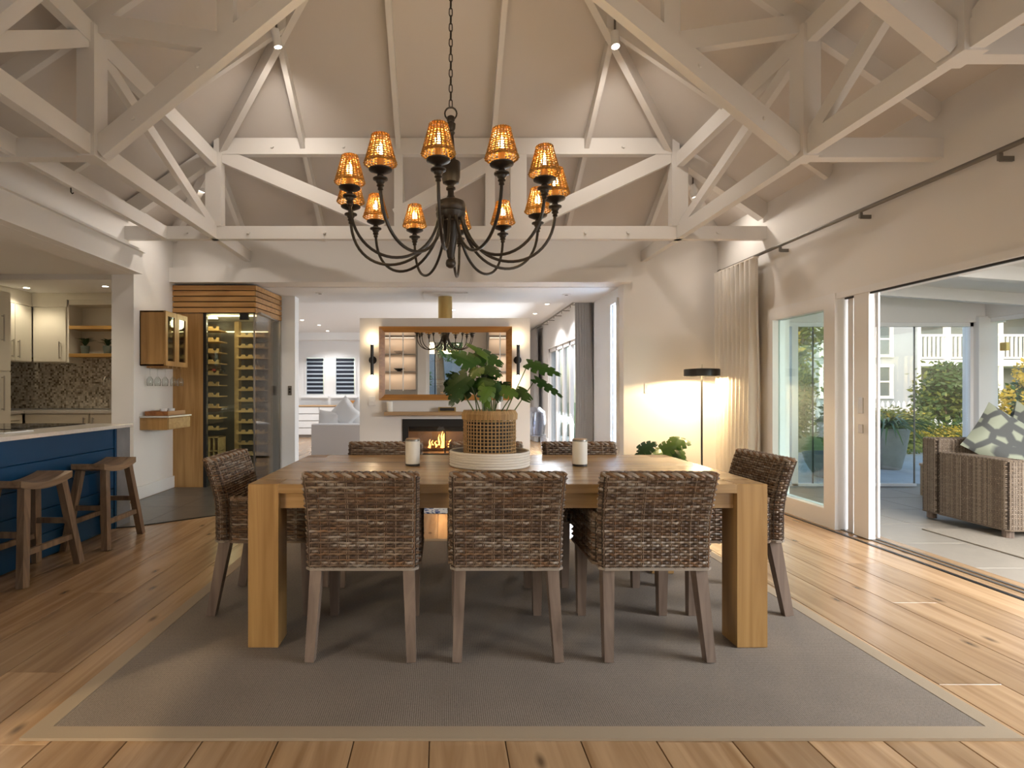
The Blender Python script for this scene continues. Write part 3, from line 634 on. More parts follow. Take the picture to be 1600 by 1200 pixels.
pt('wine_light', (-2.80, 7.0, 2.06), 3.2, (1, .78, .46), .08); pt('wine_fill_low', (-2.72, 7.0, .95), 1.4, (1, .78, .46), .15)  # low point light is added to brighten the rack fronts, no fitting there
bm = mat('bottle_glass', (.012, .02, .012), .1); cap = mat('red_foil', (.28, .02, .03), .35); capg = mat('dark_foil', (.05, .04, .05), .35)
def bottle(x, y, z, lab, capm, dirn=-1):
    b = T('wine_bottle', lab, 'bottle', (x, y, z), group='bottles in the wine room')
    P(MB().tube([(0, .0, 0), (0, .19, 0)], .037, 12).tube([(0, 0, 0), (0, -.03, 0), (0, -.06, 0)], .036, 12, .015), 'body', bm, b, smooth=True); P(MB().cyl((0, -.06, 0), (0, -.12, 0), .0155, 10), 'foil', capm, b, smooth=True)
nms = ('fourth', 'fifth', 'sixth', 'seventh')
spots = [(.155, 5, cap, 'red-foiled bottle at the left of the middle wine rack'), (.26, 5, cap, 'red-foiled bottle at the centre of the middle wine rack'), (.365, 5, cap, 'red-foiled bottle at the right of the middle wine rack'),
         (.155, 4, capg, 'dark-foiled bottle at the left of the rack below the red foils'), (.26, 6, cap, 'red-foiled bottle alone on the rack above the red row'), (.155, 2, capg, 'dark-foiled bottle low on the left wine rack')]
for x, k, c, l in spots: bottle(-3.36 + x, YB + .44, .69 + k * .145 + .026 + .037, l, c)
# hanging cabinet with glazed doors
u = T('wall_display_cabinet', 'small oak wall cabinet with two glazed doors above hanging stemware', 'cabinet', (XL + .002, 6.10, 1.485))
P(BOX(0, .262, 0, .015, 0, .61).box(0, .262, .515, .53, 0, .61).box(0, .262, 0, .53, 0, .015).box(0, .262, 0, .53, .595, .61).box(0, .01, 0, .53, 0, .61).box(.02, .25, .015, .515, .31, .32), 'case', OAKC, u)
for y0 in (.003, .268):
    d = P(BOX(.264, .284, y0, y0 + .05, 0, .61).box(.264, .284, y0 + .209, y0 + .259, 0, .61).box(.264, .284, y0 + .05, y0 + .209, 0, .055).box(.264, .284, y0 + .05, y0 + .209, .555, .61), 'door', OAKC, u)
    P(BOX(.270, .275, y0 + .05, y0 + .209, .055, .555), 'pane', GLASSD, d)
P(BOX(.02, .26, .10, .12, -.022, 0).box(.02, .26, .2, .22, -.022, 0).box(.02, .26, .3, .32, -.022, 0).box(.02, .26, .4, .42, -.022, 0), 'stemware_rail', OAKC, u)
k = 0
for xx, yy in ((.06, .10), (.10, .19), (.14, .28), (.19, .37), (.23, .46)):
    k += 1; gl = TAG(P(MB().lathe([(.034, 0), (.034, -.002), (.004, -.008), (.0035, -.085), (.012, -.095), (.033, -.125), (.036, -.155), (.030, -.20), (.028, -.20), (.034, -.155), (.031, -.127), (.008, -.098)], 14, caps=False), 'wine_glass', GLASS, None, (XL + xx, 6.10 + yy, 1.461), smooth='all'), 'clear stemmed glass hanging upside down, ' + ('first', 'second', 'third', 'fourth', 'fifth')[k - 1] + ' from the white pillar under the oak wall cabinet', 'glass', 'hanging wine glasses')
u = T('drawer_shelf', 'floating oak drawer with a pale stone top', 'shelf', (XL + .002, 6.10, .77))
P(MB().cbox(0, .30, 0, .53, .0, .135, .002), 'case', OAKC, u); P(MB().cbox(.301, .318, .01, .52, .005, .13, .002), 'drawer', RACK, u); P(MB().cbox(0, .325, -.012, .542, .137, .155, .002), 'top', STONE, u)
u = T('serving_tray', 'brown wooden tray with cups on the floating drawer', 'tray', (XL + .17, 6.34, .927)); tw = wood('tray_wood', (.22, .08, .03), (.36, .15, .05), 'Y', .8, 12, .4, rnd=False)
P(MB().cbox(-.13, .13, -.21, .2, 0, .012, .002).box(-.13, -.115, -.21, .2, .012, .05).box(.115, .13, -.21, .2, .012, .05).box(-.115, .115, -.21, -.195, .012, .05).box(-.115, .115, .185, .2, .012, .05), 'tray_body', tw, u)
for i, y in enumerate((-.05, .06, .13)):
    TAG(P(MB().lathe([(.025, 0), (.034, .03), (.037, .062), (.034, .062), (.03, .03), (.0, .006)], 14, caps=False), 'cup', WHITE, None, (XL + .17 + .03 * (i % 2), 6.34 + y, .939), smooth=True), ('white cup at the near end of the wooden tray', 'white cup at the middle of the wooden tray', 'white cup at the far end of the wooden tray')[i], 'cup', 'cups on the wooden tray')
# ------------------------------------------------------------------ rug and dining table
rg = T('area_rug', 'grey-brown woven rug with a beige binding under the dining table', 'rug', (.272, 3.165, 0))
hx, hy, bw = 1.727, 1.275, .068
P(MB().cbox(-hx + bw, hx - bw, -hy + bw, hy - bw, .0015, .0095, .002), 'woven_field', RUG, rg)
for nm, poly in (('binding', [(-hx, -hy), (hx, -hy), (hx - bw, -hy + bw), (-hx + bw, -hy + bw)]), ('binding', [(hx, -hy), (hx, hy), (hx - bw, hy - bw), (hx - bw, -hy + bw)]),
                 ('binding', [(hx, hy), (-hx, hy), (-hx + bw, hy - bw), (hx - bw, hy - bw)]), ('binding', [(-hx, hy), (-hx, -hy), (-hx + bw, -hy + bw), (-hx + bw, hy - bw)])):
    P(MB().prism(poly, .001, .011, 'z'), nm, RUGB, rg)
ZT_ = .011
tb = T('dining_table', 'long oak dining table with thick square legs flush at the corners', 'table', (.301, 3.142, ZT_))
tx, ty_, th = 1.205, .588, .76
LW = .14
for sx in (-1, 1):
    for sy in (-1, 1):
        x0, y0 = (tx - LW) * sx, (ty_ - LW) * sy
        P(MB().cbox(min(x0, tx * sx), max(x0, tx * sx), min(y0, ty_ * sy), max(y0, ty_ * sy), 0, th, .003), 'leg', OAKL, tb)
ny = 6; wd_ = (2 * ty_ - 2 * LW) / 4
ys = [(-ty_, -ty_ + LW)] + [(-ty_ + LW + i * wd_, -ty_ + LW + (i + 1) * wd_) for i in range(4)] + [(ty_ - LW, ty_)]
for i, (a, b) in enumerate(ys):
    e_ = tx - LW if i in (0, 5) else tx
    P(MB().cbox(-e_ + .0006, e_ - .0006, a + .0003, b - .0003, th - .043, th, .0012), 'top_board', OAKT, tb)
for sy in (-1, 1): P(BOX(-tx + LW, tx - LW, sy * (ty_ - .045) - .012, sy * (ty_ - .045) + .012, th - .118, th - .044), 'apron', OAKT, tb)
for sx in (-1, 1): P(BOX(sx * (tx - .045) - .012, sx * (tx - .045) + .012, -ty_ + LW, ty_ - LW, th - .118, th - .044), 'apron', OAKT, tb)

# ------------------------------------------------------------------ woven armchairs
WICK = strandmat('kubu_wicker', .5)
CORE = mat('wicker_core', (.045, .028, .018), .8)
PAL = [(.075, .042, .024), (.12, .07, .04), (.17, .105, .062), (.20, .135, .088), (.23, .17, .12), (.28, .23, .185), (.16, .085, .042), (.10, .063, .044), (.125, .08, .052)]
def tone(): 
    c = R.choice(PAL); k = R.uniform(.8, 1.2); return tuple(x * k for x in c)
def woven_box(lx, ly, z0, z1, yoff, row=.0128, stake=.042, amp=.0046, cw=.0054, rad=.018, fx=lambda z: 1.0, pal=tone, thick=.0040, top=True, stp=.0008, stw=.0026):
    """basketwork around a box: canes over and under paired uprights; yoff(z) leans the rows"""
    m = MB(); hx_, hy_ = lx / 2, ly / 2
    # outline of one row in plan, with rounded corners
    def outline():
        pts = []; 
        segs = [((hx_ - rad, -hy_), (-hx_ + rad, -hy_), (0, -1)), ((-hx_, -hy_ + rad), (-hx_, hy_ - rad), (-1, 0)), ((-hx_ + rad, hy_), (hx_ - rad, hy_), (0, 1)), ((hx_, hy_ - rad), (hx_, -hy_ + rad), (1, 0))]
        for a, b, n in segs:
            L = math.hypot(b[0] - a[0], b[1] - a[1]); k = max(2, 2 * round(L / stake))
            for i in range(k + 1): t_ = i / k; pts.append((a[0] + (b[0] - a[0]) * t_, a[1] + (b[1] - a[1]) * t_, n[0], n[1]))
        return pts
    ol = outline(); n = len(ol); nr = int((z1 - z0) / row)
    for r in range(nr):
        z = z0 + (r + .5) * row; yo = yoff(z); sx = fx(z); base = pal(); alt = pal()
        pts = []; nrm = []; cols = []
        for i, (x, y, nx_, ny_) in enumerate(ol):
            o = amp * (1 if (i + r) % 2 else -1) + R.uniform(-.0012, .0012); zz = z + R.uniform(-.0016, .0016)
            pts.append((x * sx + nx_ * o, y + ny_ * o + yo, zz)); nrm.append((nx_, ny_, 0))
            alt = pal() if i % 5 == r % 5 else alt; base = pal() if i % 7 == (r * 3) % 7 else base; k = .5 + .5 * math.sin(i * .8 + r * 2.1); sh = R.uniform(.85, 1.15); c = tuple((a * k + b * (1 - k)) * sh for a, b in zip(base, alt)); cols += [c] * 4
        v0 = len(m.v); m.strand(pts, nrm, cw, thick); m.c[v0:] = cols
    for i in range(0, n, 2):              # paired uprights showing between the canes
        x, y, nx_, ny_ = ol[i]
        for d in (-.0045, .0045):
            m.col = pal(); zs = [z0 + (z1 - z0) * q / 8 for q in range(9)]
            vs = []; tx_, ty2 = -ny_, nx_
            for z in zs:
                sx = fx(z); cx_, cy_ = x * sx + tx_ * d + nx_ * stp, y + ty2 * d + ny_ * stp + yoff(z)
                vs += [(cx_ - tx_ * stw, cy_ - ty2 * stw, z), (cx_ + nx_ * .0022, cy_ + ny_ * .0022, z), (cx_ + tx_ * stw, cy_ + ty2 * stw, z)]
            fs = []
            for q in range(8):
                for k in range(3): fs.append((q * 3 + k, q * 3 + (k + 1) % 3, q * 3 + 3 + (k + 1) % 3, q * 3 + 3 + k))
            m.add(vs, fs)
    if top:                                # plaited rim
        for ph in (0, math.pi):
            m.col = pal(); pts = []
            for i, (x, y, nx_, ny_) in enumerate(ol):
                for h in (0, .5):
                    j = (i + 1) % n; px_, py_ = x + (ol[j][0] - x) * h, y + (ol[j][1] - y) * h; a = (i + h) * 2.1 + ph
                    pts.append((px_ * fx(z1) + nx_ * .005 * math.cos(a) - nx_ * .006, py_ + ny_ * (.005 * math.cos(a) - .006) + yoff(z1), z1 + .003 + .006 * math.sin(a)))
            m.tube(pts, .0075, 5, closed=True)
        yo = yoff(z1); q = int(lx / .016)          # canes wrapped over the top
        for i in range(q):
            m.col = pal(); x = (-hx_ + .01 + (lx - .02) * (i + .5) / q) * fx(z1)
            m.tube([(x, -hy_ + yo + .002, z1 - .006), (x, -hy_ * .4 + yo, z1 + .008), (x, hy_ * .4 + yo, z1 + .008), (x, hy_ + yo - .002, z1 - .006)], .0078, 5)
    m.col = pal(); bt = [(x * fx(z0) + nx_ * .002, y + ny_ * .002 + yoff(z0), z0 + .004) for x, y, nx_, ny_ in ol]; m.tube(bt, .008, 5, closed=True)
    return m
def core_box(lx, ly, z0, z1, yoff, fx=lambda z: 1.0, n=8):
    vs = []; fs = []; hx_, hy_ = lx / 2 - .006, ly / 2 - .006
    for i in range(n + 1):
        z = z0 + .003 + (z1 - z0 - .006) * i / n; yo = yoff(z); s_ = fx(z); vs += [(-hx_ * s_, -hy_ + yo, z), (hx_ * s_, -hy_ + yo, z), (hx_ * s_, hy_ + yo, z), (-hx_ * s_, hy_ + yo, z)]
    for i in range(n):
        for k in range(4): fs.append((i * 4 + k, i * 4 + (k + 1) % 4, i * 4 + 4 + (k + 1) % 4, i * 4 + 4 + k))
    fs += [(3, 2, 1, 0), (n * 4, n * 4 + 1, n * 4 + 2, n * 4 + 3)]
    return MB().add(vs, fs)
def lean(z): return -.245 - (max(0, z - .56) ** 1.5) * .50
def make_chair(lab):
    ch = T('dining_chair', lab, 'chair', group='woven dining armchairs')
    fxw = lambda z: .965 + .035 * min(1, (z - .39) / .42)
    b = P(woven_box(.508, .066, .393, .822, lean, fx=fxw), 'backrest', WICK, ch, tone=True)
    P(core_box(.508, .066, .393, .822, lean, fx=fxw), 'backrest_core', CORE, b)
    z_ = lambda z: 0
    am = woven_box(.056, .44, .393, .615, z_, stake=.05); ame = am.mesh('arm', WICK, tone=True); ac = core_box(.056, .44, .393, .615, z_, n=2).mesh('arm_core', CORE)
    for sx in (-1, 1):
        a = add_obj('arm', ame, ch, (sx * .226, .02, 0)); add_obj('arm_core', ac, a)
    s_ = P(woven_box(.39, .43, .393, .455, z_, row=.0145), 'seat', WICK, ch, (0, .02, 0), tone=True); P(core_box(.39, .43, .393, .452, z_, n=2), 'seat_core', CORE, s_)
    for sx in (-1, 1):
        P(MB().bar((sx * .208, -.235, .393), (sx * .224, -.305, .0), .052, .062, (0, 1, 0), .040, .046), 'leg', LEGW, ch)
        P(MB().bar((sx * .215, .20, .393), (sx * .215, .205, .0), .056, .056, (0, 1, 0), .042, .042), 'leg', LEGW, ch)
    return ch
CH = [((-.362, 2.735), 0, 'woven wicker armchair at the near side of the table, nearest the bar stools'),
      ((.286, 2.735), 0, 'woven wicker armchair at the middle of the near side, its back below the planted basket'),
      ((.952, 2.735), 0, 'woven wicker armchair at the near side of the table, nearest the patio doors'),
      ((-.400, 3.555), math.pi, 'woven wicker armchair across the table, only its top rim showing behind the left candle jar'),
      ((.30, 3.555), math.pi, 'woven wicker armchair across the table, mostly hidden behind the planted basket'),
      ((.955, 3.555), math.pi, 'woven wicker armchair across the table, its top rim behind the right candle jar'),
      ((-.925, 3.155), -math.pi / 2, 'woven wicker armchair at the head of the table on the wine cabinet side'),
      ((1.53, 3.155), math.pi / 2, 'woven wicker armchair at the head of the table on the patio side')]
c0 = make_chair(CH[0][2])
for i, ((x, y), r, lab) in enumerate(CH):
    o = c0 if i == 0 else copy_tree(c0, label=lab); o.location = (x, y, ZT_); o.rotation_euler = (0, 0, r)

# ------------------------------------------------------------------ on the table
TT = ZT_ + .761
TC = (.272, 3.21)
tr = T('rope_tray', 'round cream coiled-rope tray on the dining table', 'tray', (TC[0], TC[1], TT))
P(MB().lathe([(.225, .001), (.225, .012), (.0, .012)], 48, caps=False).lathe([(0, .0), (.225, .0)], 48, caps=False), 'tray_base', ROPE, tr, smooth=True)
for k in range(6): 
    z = .008 + k * .0145; m = MB().tube([(.226 * math.cos(a * math.pi / 32), .226 * math.sin(a * math.pi / 32), z) for a in range(64)], .0082, 8, closed=True); P(m, 'rope_coil', ROPE, tr, smooth=True)
CANE = strandmat('rattan_cane', .5)
def cpal(): k = R.uniform(.8, 1.15); return (.38 * k, .235 * k, .105 * k)
bk = T('basket_planter', 'open-weave rattan basket holding the big plant on the rope tray', 'planter', (TC[0], TC[1], TT + .0125))
br, bh = .150, .305
m = MB()
for k in range(13):
    z = .012 + k * .0196; m.col = cpal(); m.tube([((br + .003 * math.cos(a * math.pi / 2 + (k % 2) * math.pi)) * math.cos(a * math.pi / 64 * 2), (br + .003 * math.cos(a * math.pi / 2 + (k % 2) * math.pi)) * math.sin(a * math.pi / 64 * 2), z) for a in range(64)], .0031, 5, closed=True)
for a in range(44):
    an = a * 2 * math.pi / 44; m.col = cpal(); m.tube([(br * math.cos(an), br * math.sin(an), .0), (br * math.cos(an), br * math.sin(an), bh - .03)], .003, 5)
P(m, 'weave', CANE, bk, tone=True)
m = MB()
for a in range(110):
    an = a * 2 * math.pi / 110; m.col = cpal(); c_, s_ = math.cos(an), math.sin(an)
    m.tube([((br + .006) * c_, (br + .006) * s_, bh - .05), ((br + .008) * c_, (br + .008) * s_, bh - .02), ((br) * c_, (br) * s_, bh - .001), ((br - .008) * c_, (br - .008) * s_, bh - .02)], .0048, 4)
P(m, 'wrapped_rim', CANE, bk, tone=True)
P(MB().lathe([(.125, .001), (.136, .24), (.131, .24), (.125, .21), (0, .21)], 28), 'liner_pot', mat('liner_pot', (.022, .016, .012), .7), bk, smooth=True); P(MB().lathe([(.149, 0), (.149, .004)], 32), 'basket_base', CANE, bk)
def monstera(base, tip, width, nrm, holes=5, gap=.012, curl=.18):
    """one split leaf: a heart-shaped blade round a midrib with fingers cut in from the edge"""
    base, tip = Vector(base), Vector(tip); ax = tip - base; L = ax.length; ax.normalize(); nrm = Vector(nrm); sd = ax.cross(nrm).normalized(); up = sd.cross(ax)
    m = MB()
    def wid(t): return width / 2 * (1.08 * math.sin(math.pi * min(1, (t + .12) / 1.12) ** .75) ** .8)
    def pos(t, x):
        k = x / (width / 2 + 1e-6)
        return base + ax * L * (t - .22 * abs(k) * (1 - t) ** 2) + sd * x + up * (-curl * L * (t - .35) ** 2 - .10 * width * k * k + .03 * width)
    NT = 14; INN = .52
    for s_ in (-1, 1):
        inner = [(pos(i / NT, 0), pos(i / NT, s_ * wid(i / NT) * INN)) for i in range(NT + 1)]
        vs = [p for pr in inner for p in pr]; m.add(vs, [(2 * i, 2 * i + 2, 2 * i + 3, 2 * i + 1) for i in range(NT)])
        for h in range(holes + 1):
            t0, t1 = h / (holes + 1) + (.0 if h == 0 else gap), (h + 1) / (holes + 1) - (gap if h < holes else 0)
            vs = []; q = 3
            for j in range(4):
                f_ = INN + (1 - INN) * (0, .5, .88, 1)[j]; sh = .07 * (j / 3) ** 1.5; nar = (1, .98, .92, .80)[j]
                tm = (t0 + t1) / 2
                for i in range(q + 1):
                    t_ = tm + (t0 + (t1 - t0) * i / q - tm) * nar; tt = min(1.0, t_ + sh * (1 - t_ * .5))
                    vs.append(pos(tt, s_ * wid(min(.93, max(.5 * tm + .5 * t_, .06))) * f_ * (1 - .025 * abs(i - q / 2))))
            m.add(vs, [(j * (q + 1) + i, j * (q + 1) + i + 1, (j + 1) * (q + 1) + i + 1, (j + 1) * (q + 1) + i) for j in range(3) for i in range(q)])
    n0 = len(m.v)                          # give the blade a back so it has thickness
    m.v += [tuple(Vector(v) - up * .0012) for v in m.v]; m.c += m.c[:n0]; m.f += [tuple(i + n0 for i in reversed(f)) for f in m.f]
    return m
def stem(p, q, sag=.12, r=.0045):
    p, q = Vector(p), Vector(q); pts = []
    for i in range(9):
        t_ = i / 8; b_ = p.lerp(q, t_); b_ += Vector((0, 0, 1)) * math.sin(math.pi * t_) * sag * (q - p).length * .5; pts.append(b_)
    return MB().tube(pts, r, 6, r * .65)
def raw_mesh(mb, name, m_):
    me = bpy.data.meshes.new(name); me.from_pydata(mb.v, [], mb.f); me.materials.append(m_); me.polygons.foreach_set('use_smooth', [True] * len(me.polygons)); return me
mp = T('monstera_plant', 'split-leaf monstera growing out of the rattan basket', 'plant', (TC[0], TC[1], TT + .225))
P(MB().lathe([(.0, .0), (.112, .0), (.112, .004), (0, .012)], 24), 'soil', SOIL, mp)
def Z8(zx, zy): return 660 + zx / 5.71, 530 + zy / 5.71
LV = [((480, 235), (262, 120), 165, .00, 1, 0), ((575, 150), (395, 30), 70, .05, 2, 0), ((470, 120), (725, 225), 200, .10, 1, 0), ((400, 330), (195, 480), 200, -.10, 0, 0), ((330, 440), (245, 595), 120, -.14, 0, 0),
      ((450, 370), (330, 550), 130, -.06, 1, 0), ((500, 255), (440, 350), 120, -.03, 2, 0), ((560, 240), (705, 330), 140, .04, 1, 0), ((480, 380), (650, 385), 105, -.08, 1, 0), ((600, 420), (530, 560), 140, -.12, 2, 0),
      ((640, 400), (700, 560), 110, -.02, 1, 0), ((710, 450), (860, 500), 115, -.07, 2, 0), ((840, 455), (970, 545), 105, .00, 1, 0), ((945, 215), (1240, 310), 135, -.06, 1, 1), ((1010, 355), (1258, 510), 95, -.02, 0, 1),
      ((560, 520), (590, 620), 70, -.10, 2, 0), ((520, 300), (640, 190), 130, .12, 0, 0), ((620, 330), (520, 420), 120, .02, 0, 0), ((560, 470), (420, 420), 120, .08, 0, 0), ((660, 440), (790, 400), 110, .10, 0, 0)]
O = Vector((TC[0], TC[1], TT + .225))
for i, (b_, t_, w_, dy, col, kind) in enumerate(LV):
    Yd = TC[1] + dy
    pb, ptp = W(*Z8(*b_), Yd) - O, W(*Z8(*t_), Yd - .04 + R.uniform(-.05, .05)) - O
    wm = w_ / 5.71 * Yd / F * 1.12
    lf = add_obj('leaf', raw_mesh(monstera(pb, ptp, wm, (R.uniform(-.35, .35), -.8, .6 + R.uniform(-.2, .3)), 4 if kind else 3 if w_ > 110 else 1, .022 if kind else .012), 'leaf', LEAF[col]), mp)
    an = R.uniform(0, 6.28); rr = R.uniform(.01, .07); s0_ = (rr * math.cos(an) + pb.x * .2, rr * math.sin(an), .0)
    P(stem(s0_, pb, .10 if kind == 0 else .0), 'stem', STEM, mp, smooth=True)
def jar(x, y, lab):
    j = T('candle_jar', lab, 'candle jar', (x, y, TT), group='candle jars on the dining table')
    P(MB().lathe([(.041, .012), (.042, .014), (.042, .140), (.040, .142)], 32), 'jar_body', CANDLE, j, smooth=True); P(MB().lathe([(.040, 0), (.042, .002), (.042, .0118), (.04, .012)], 32), 'foot_ring', BRONZE, j, smooth=True)
    P(MB().lathe([(.0425, .1425), (.0425, .148), (.041, .152), (.04, .1522)], 32), 'lid', RODM, j, smooth=True); P(MB().lathe([(.038, .1525), (.037, .157)], 32), 'lid_top', MANTEL, j, smooth=True)
jar(-.175, 3.19, 'ivory candle jar with a dark foot on the wine cabinet side of the table'); jar(.790, 3.175, 'ivory candle jar with a dark foot on the patio side of the table')

# ------------------------------------------------------------------ chandelier
CHX, CHY, ZRI = .045, 3.14, ZR
cd = T('chandelier', 'twelve-arm dark bronze chandelier with rattan shades over the table', 'chandelier', (CHX, CHY, 0))
P(MB().lathe([(.012, 1.905), (.026, 1.915), (.030, 1.93), (.026, 1.948), (.014, 1.958), (.020, 1.968), (.034, 2.05), (.045, 2.12), (.052, 2.155), (.06, 2.162), (.06, 2.17)], 24), 'finial', BRONZE, cd, smooth=True)
P(MB().lathe([(.060, 2.17), (.066, 2.175), (.082, 2.195), (.086, 2.215), (.078, 2.222), (.086, 2.232), (.086, 2.255), (.078, 2.278), (.05, 2.292), (.034, 2.296)], 32), 'hub', BRONZE, cd, smooth=True)
P(MB().lathe([(.030, 2.296), (.026, 2.305), (.018, 2.32), (.018, 2.345), (.027, 2.352), (.027, 2.362), (.018, 2.37), (.022, 2.378), (.046, 2.39), (.053, 2.42), (.056, 2.50), (.053, 2.506), (.030, 2.51), (.026, 2.55), (.020, 2.62), (.016, 2.66), (.024, 2.675), (.018, 2.685), (.026, 2.70), (.028, 2.725), (.018, 2.735), (.024, 2.75), (.022, 2.765), (.012, 2.772)], 24), 'column', BRONZE, cd, smooth=True)
P(MB().tube([(.034 * math.cos(a * .3927), 0, 2.785 + .036 * math.sin(a * .3927)) for a in range(16)], .005, 6, closed=True), 'hanging_ring', BRONZE, cd, smooth=True)
lk = MB().tube([(.0095 * math.cos(a * .5236), 0, .017 * math.sin(a * .5236) + (.008 if math.sin(a * .5236) > 0 else -.008)) for a in range(12)], .0032, 5, closed=True).mesh('chain_link', BRONZE, True)
z = 2.842; k = 0
while z < ZRI - .22: add_obj('chain_link', lk, cd, (0, 0, z), (0, 0, math.pi / 2 * (k % 2) + .3)); z += .0435; k += 1
P(MB().lathe([(.02, ZRI - .25), (.06, ZRI - .225), (.065, ZRI - .2)], 20), 'ceiling_rose', BRONZE, cd, smooth=True)
RA = .585
arm_pts = []
P0, P1, P2, P3 = Vector((.06, 0, 2.19)), Vector((.14, 0, 1.84)), Vector((.585, 0, 1.85)), Vector((.585, 0, 2.205))
P0 = Vector((.072, 0, 2.185))
for i in range(25):
    t_ = i / 24; arm_pts.append(P0 * (1 - t_) ** 3 + P1 * 3 * t_ * (1 - t_) ** 2 + P2 * 3 * t_ * t_ * (1 - t_) + P3 * t_ ** 3)
armm = MB().tube(arm_pts, .0085, 8).mesh('arm', BRONZE, True)
cupm = MB().lathe([(.008, 2.205), (.014, 2.21), (.012, 2.222), (.019, 2.228), (.016, 2.238), (.022, 2.246), (.022, 2.252), (.036, 2.258), (.037, 2.264), (.018, 2.272), (.014, 2.285), (.03, 2.29), (.056, 2.303), (.058, 2.308), (.05, 2.310), (.0, 2.308)], 20, (RA, 0, 0)).mesh('candle_cup', BRONZE, True); CUPZ = -.03
slm = MB().lathe([(.017, 2.279), (.017, 2.345), (.0, 2.346)], 14, (RA, 0, 0)).mesh('candle_sleeve', mat('amber_sleeve', (.55, .30, .09), .5), True)
blm = MB().lathe([(.007, 2.347), (.015, 2.36), (.016, 2.375), (.010, 2.395), (.001, 2.41)], 12, (RA, 0, 0)).mesh('bulb', BULB, True)
SHADE = strandmat('rattan_shade', .5, .22, (.80, .46, .10))
def spal(): k = R.uniform(.7, 1.2); return (.30 * k, .165 * k, .04 * k)
sh = MB(); sz0, sz1, r0, r1 = 2.306, 2.440, .077, .040
for k in range(12):
    t_ = k / 11; z = sz0 + (sz1 - sz0) * t_; rr = r0 + (r1 - r0) * t_; sh.col = spal(); q = 40
    sh.tube([(RA + (rr + .0022 * (1 if (a + k) % 2 else -1)) * math.cos(a * 2 * math.pi / q), (rr + .0022 * (1 if (a + k) % 2 else -1)) * math.sin(a * 2 * math.pi / q), z) for a in range(q)], .0034 if k not in (0, 11) else .0055, 4, closed=True)
for a in range(20):
    an = a * 2 * math.pi / 20; sh.col = spal(); sh.tube([(RA + r0 * math.cos(an), r0 * math.sin(an), sz0), (RA + r1 * math.cos(an), r1 * math.sin(an), sz1)], .0042, 4)
shm = sh.mesh('rattan_shade', SHADE, False, True)
for k in range(12):
    an = math.radians(-90 - 6.5 + 30 * k)
    a = add_obj('arm', armm, cd, (0, 0, 0), (0, 0, an))
    add_obj('candle_cup', cupm, a, (0, 0, CUPZ))
    for nm, me in (('candle_sleeve', slm), ('bulb', blm), ('rattan_shade', shm)): add_obj(nm, me, a)
    pt('chandelier_light', (CHX + RA * math.cos(an), CHY + RA * math.sin(an), 2.42), 1.7, (1, .72, .38), .012)
# ------------------------------------------------------------------ spotlights on the roof timbers
def spot_fixture(loc_, dirn, lab, lit, e=0, tgt=None):
    s_ = T('spotlight', lab, 'spotlight', loc_, group='spotlights on the roof timbers'); d = Vector(dirn).normalized()
    P(MB().cyl(-d * .07, d * .07, .036, 16), 'housing', WHITE, s_, smooth=True); P(MB().cyl(d * .0702, d * .073, .03, 16), 'lens', DLIGHT if lit else BLACK, s_)
    P(MB().cyl((0, 0, .02), -d * .02 + Vector((0, 0, .16)), .01, 8), 'bracket', RODM, s_)
    if e: sp('spot_beam', Vector(loc_) + d * .09, tgt, e, (1, .90, .79), 140, .05, 1.0)
q = W(961, 62, 4.80); spot_fixture(q, (.0, -.2, -1), 'white cylinder spotlight glowing high on the roof hip of the patio side', True, 32, q + Vector((.5, 1.2, -2)))
q = W(432, 60, 4.80); spot_fixture(q, (.15, .2, -1), 'white cylinder spotlight high on the roof hip of the kitchen side', True, 32, q + Vector((-.5, 1.2, -2)))
q = W(1083, 298, 6.2); spot_fixture(q, (.25, .1, -.6), 'lit white spotlight behind the truss post above the floor lamp', True, 19, q + Vector((.3, -.3, -1)))
q = W(318, 290, 6.2); spot_fixture(q, (-.25, .1, -.6), 'lit white spotlight behind the truss post above the wine cabinet', True, 17, q + Vector((-.3, -.3, -1)))
for x, y in ():
    spot_fixture((x, y, 3.55), (0, .3, -1), 'white cylinder spotlight above the near rug edge, on the %s side' % ('kitchen' if x < 0 else 'patio'), True, 30, (x * .8, 2.0, 0))
# downlights in flat ceilings
def downlight(x, y, z, lab, e=3, grp=None, col=(1, .87, .70), ang=130):
    d = T('downlight', lab, 'downlight', (x, y, z), group=grp)
    P(MB().lathe([(.052, -.004), (.05, -.0005), (.036, -.0005), (.036, -.004)], 20, caps=False), 'trim_ring', WHITE, d); P(MB().lathe([(.035, -.003), (.035, -.0012)], 16), 'lens', DLIGHT, d)
    if e: sp('downlight_beam', (x, y, z - .03), (x, y, 0), e, col, ang, .035, .6)
for (px, py, l) in ((472, 500, 'recessed downlight in the living-room ceiling, nearer the opening'), (512, 517, 'recessed downlight in the living-room ceiling, nearer the striped blinds'), (855, 475, 'recessed downlight in the living-room ceiling near the grey curtain'), (836, 490, 'recessed downlight in the living-room ceiling above the fireplace wall end')):
    Yd = F * (2.75 - HC) / (CY - py); v = W(px, py, Yd); downlight(v.x, v.y, 2.75, l, 46, 'living-room downlights', (1, .98, .96))
downlight(-2.9, 12.9, 2.75, 'recessed downlight deep in the living room by the drawers', 46, 'living-room downlights', (1, .98, .96)); downlight(.2, 10.5, 2.75, 'recessed downlight behind the fireplace wall', 46, 'living-room downlights', (1, .98, .96))
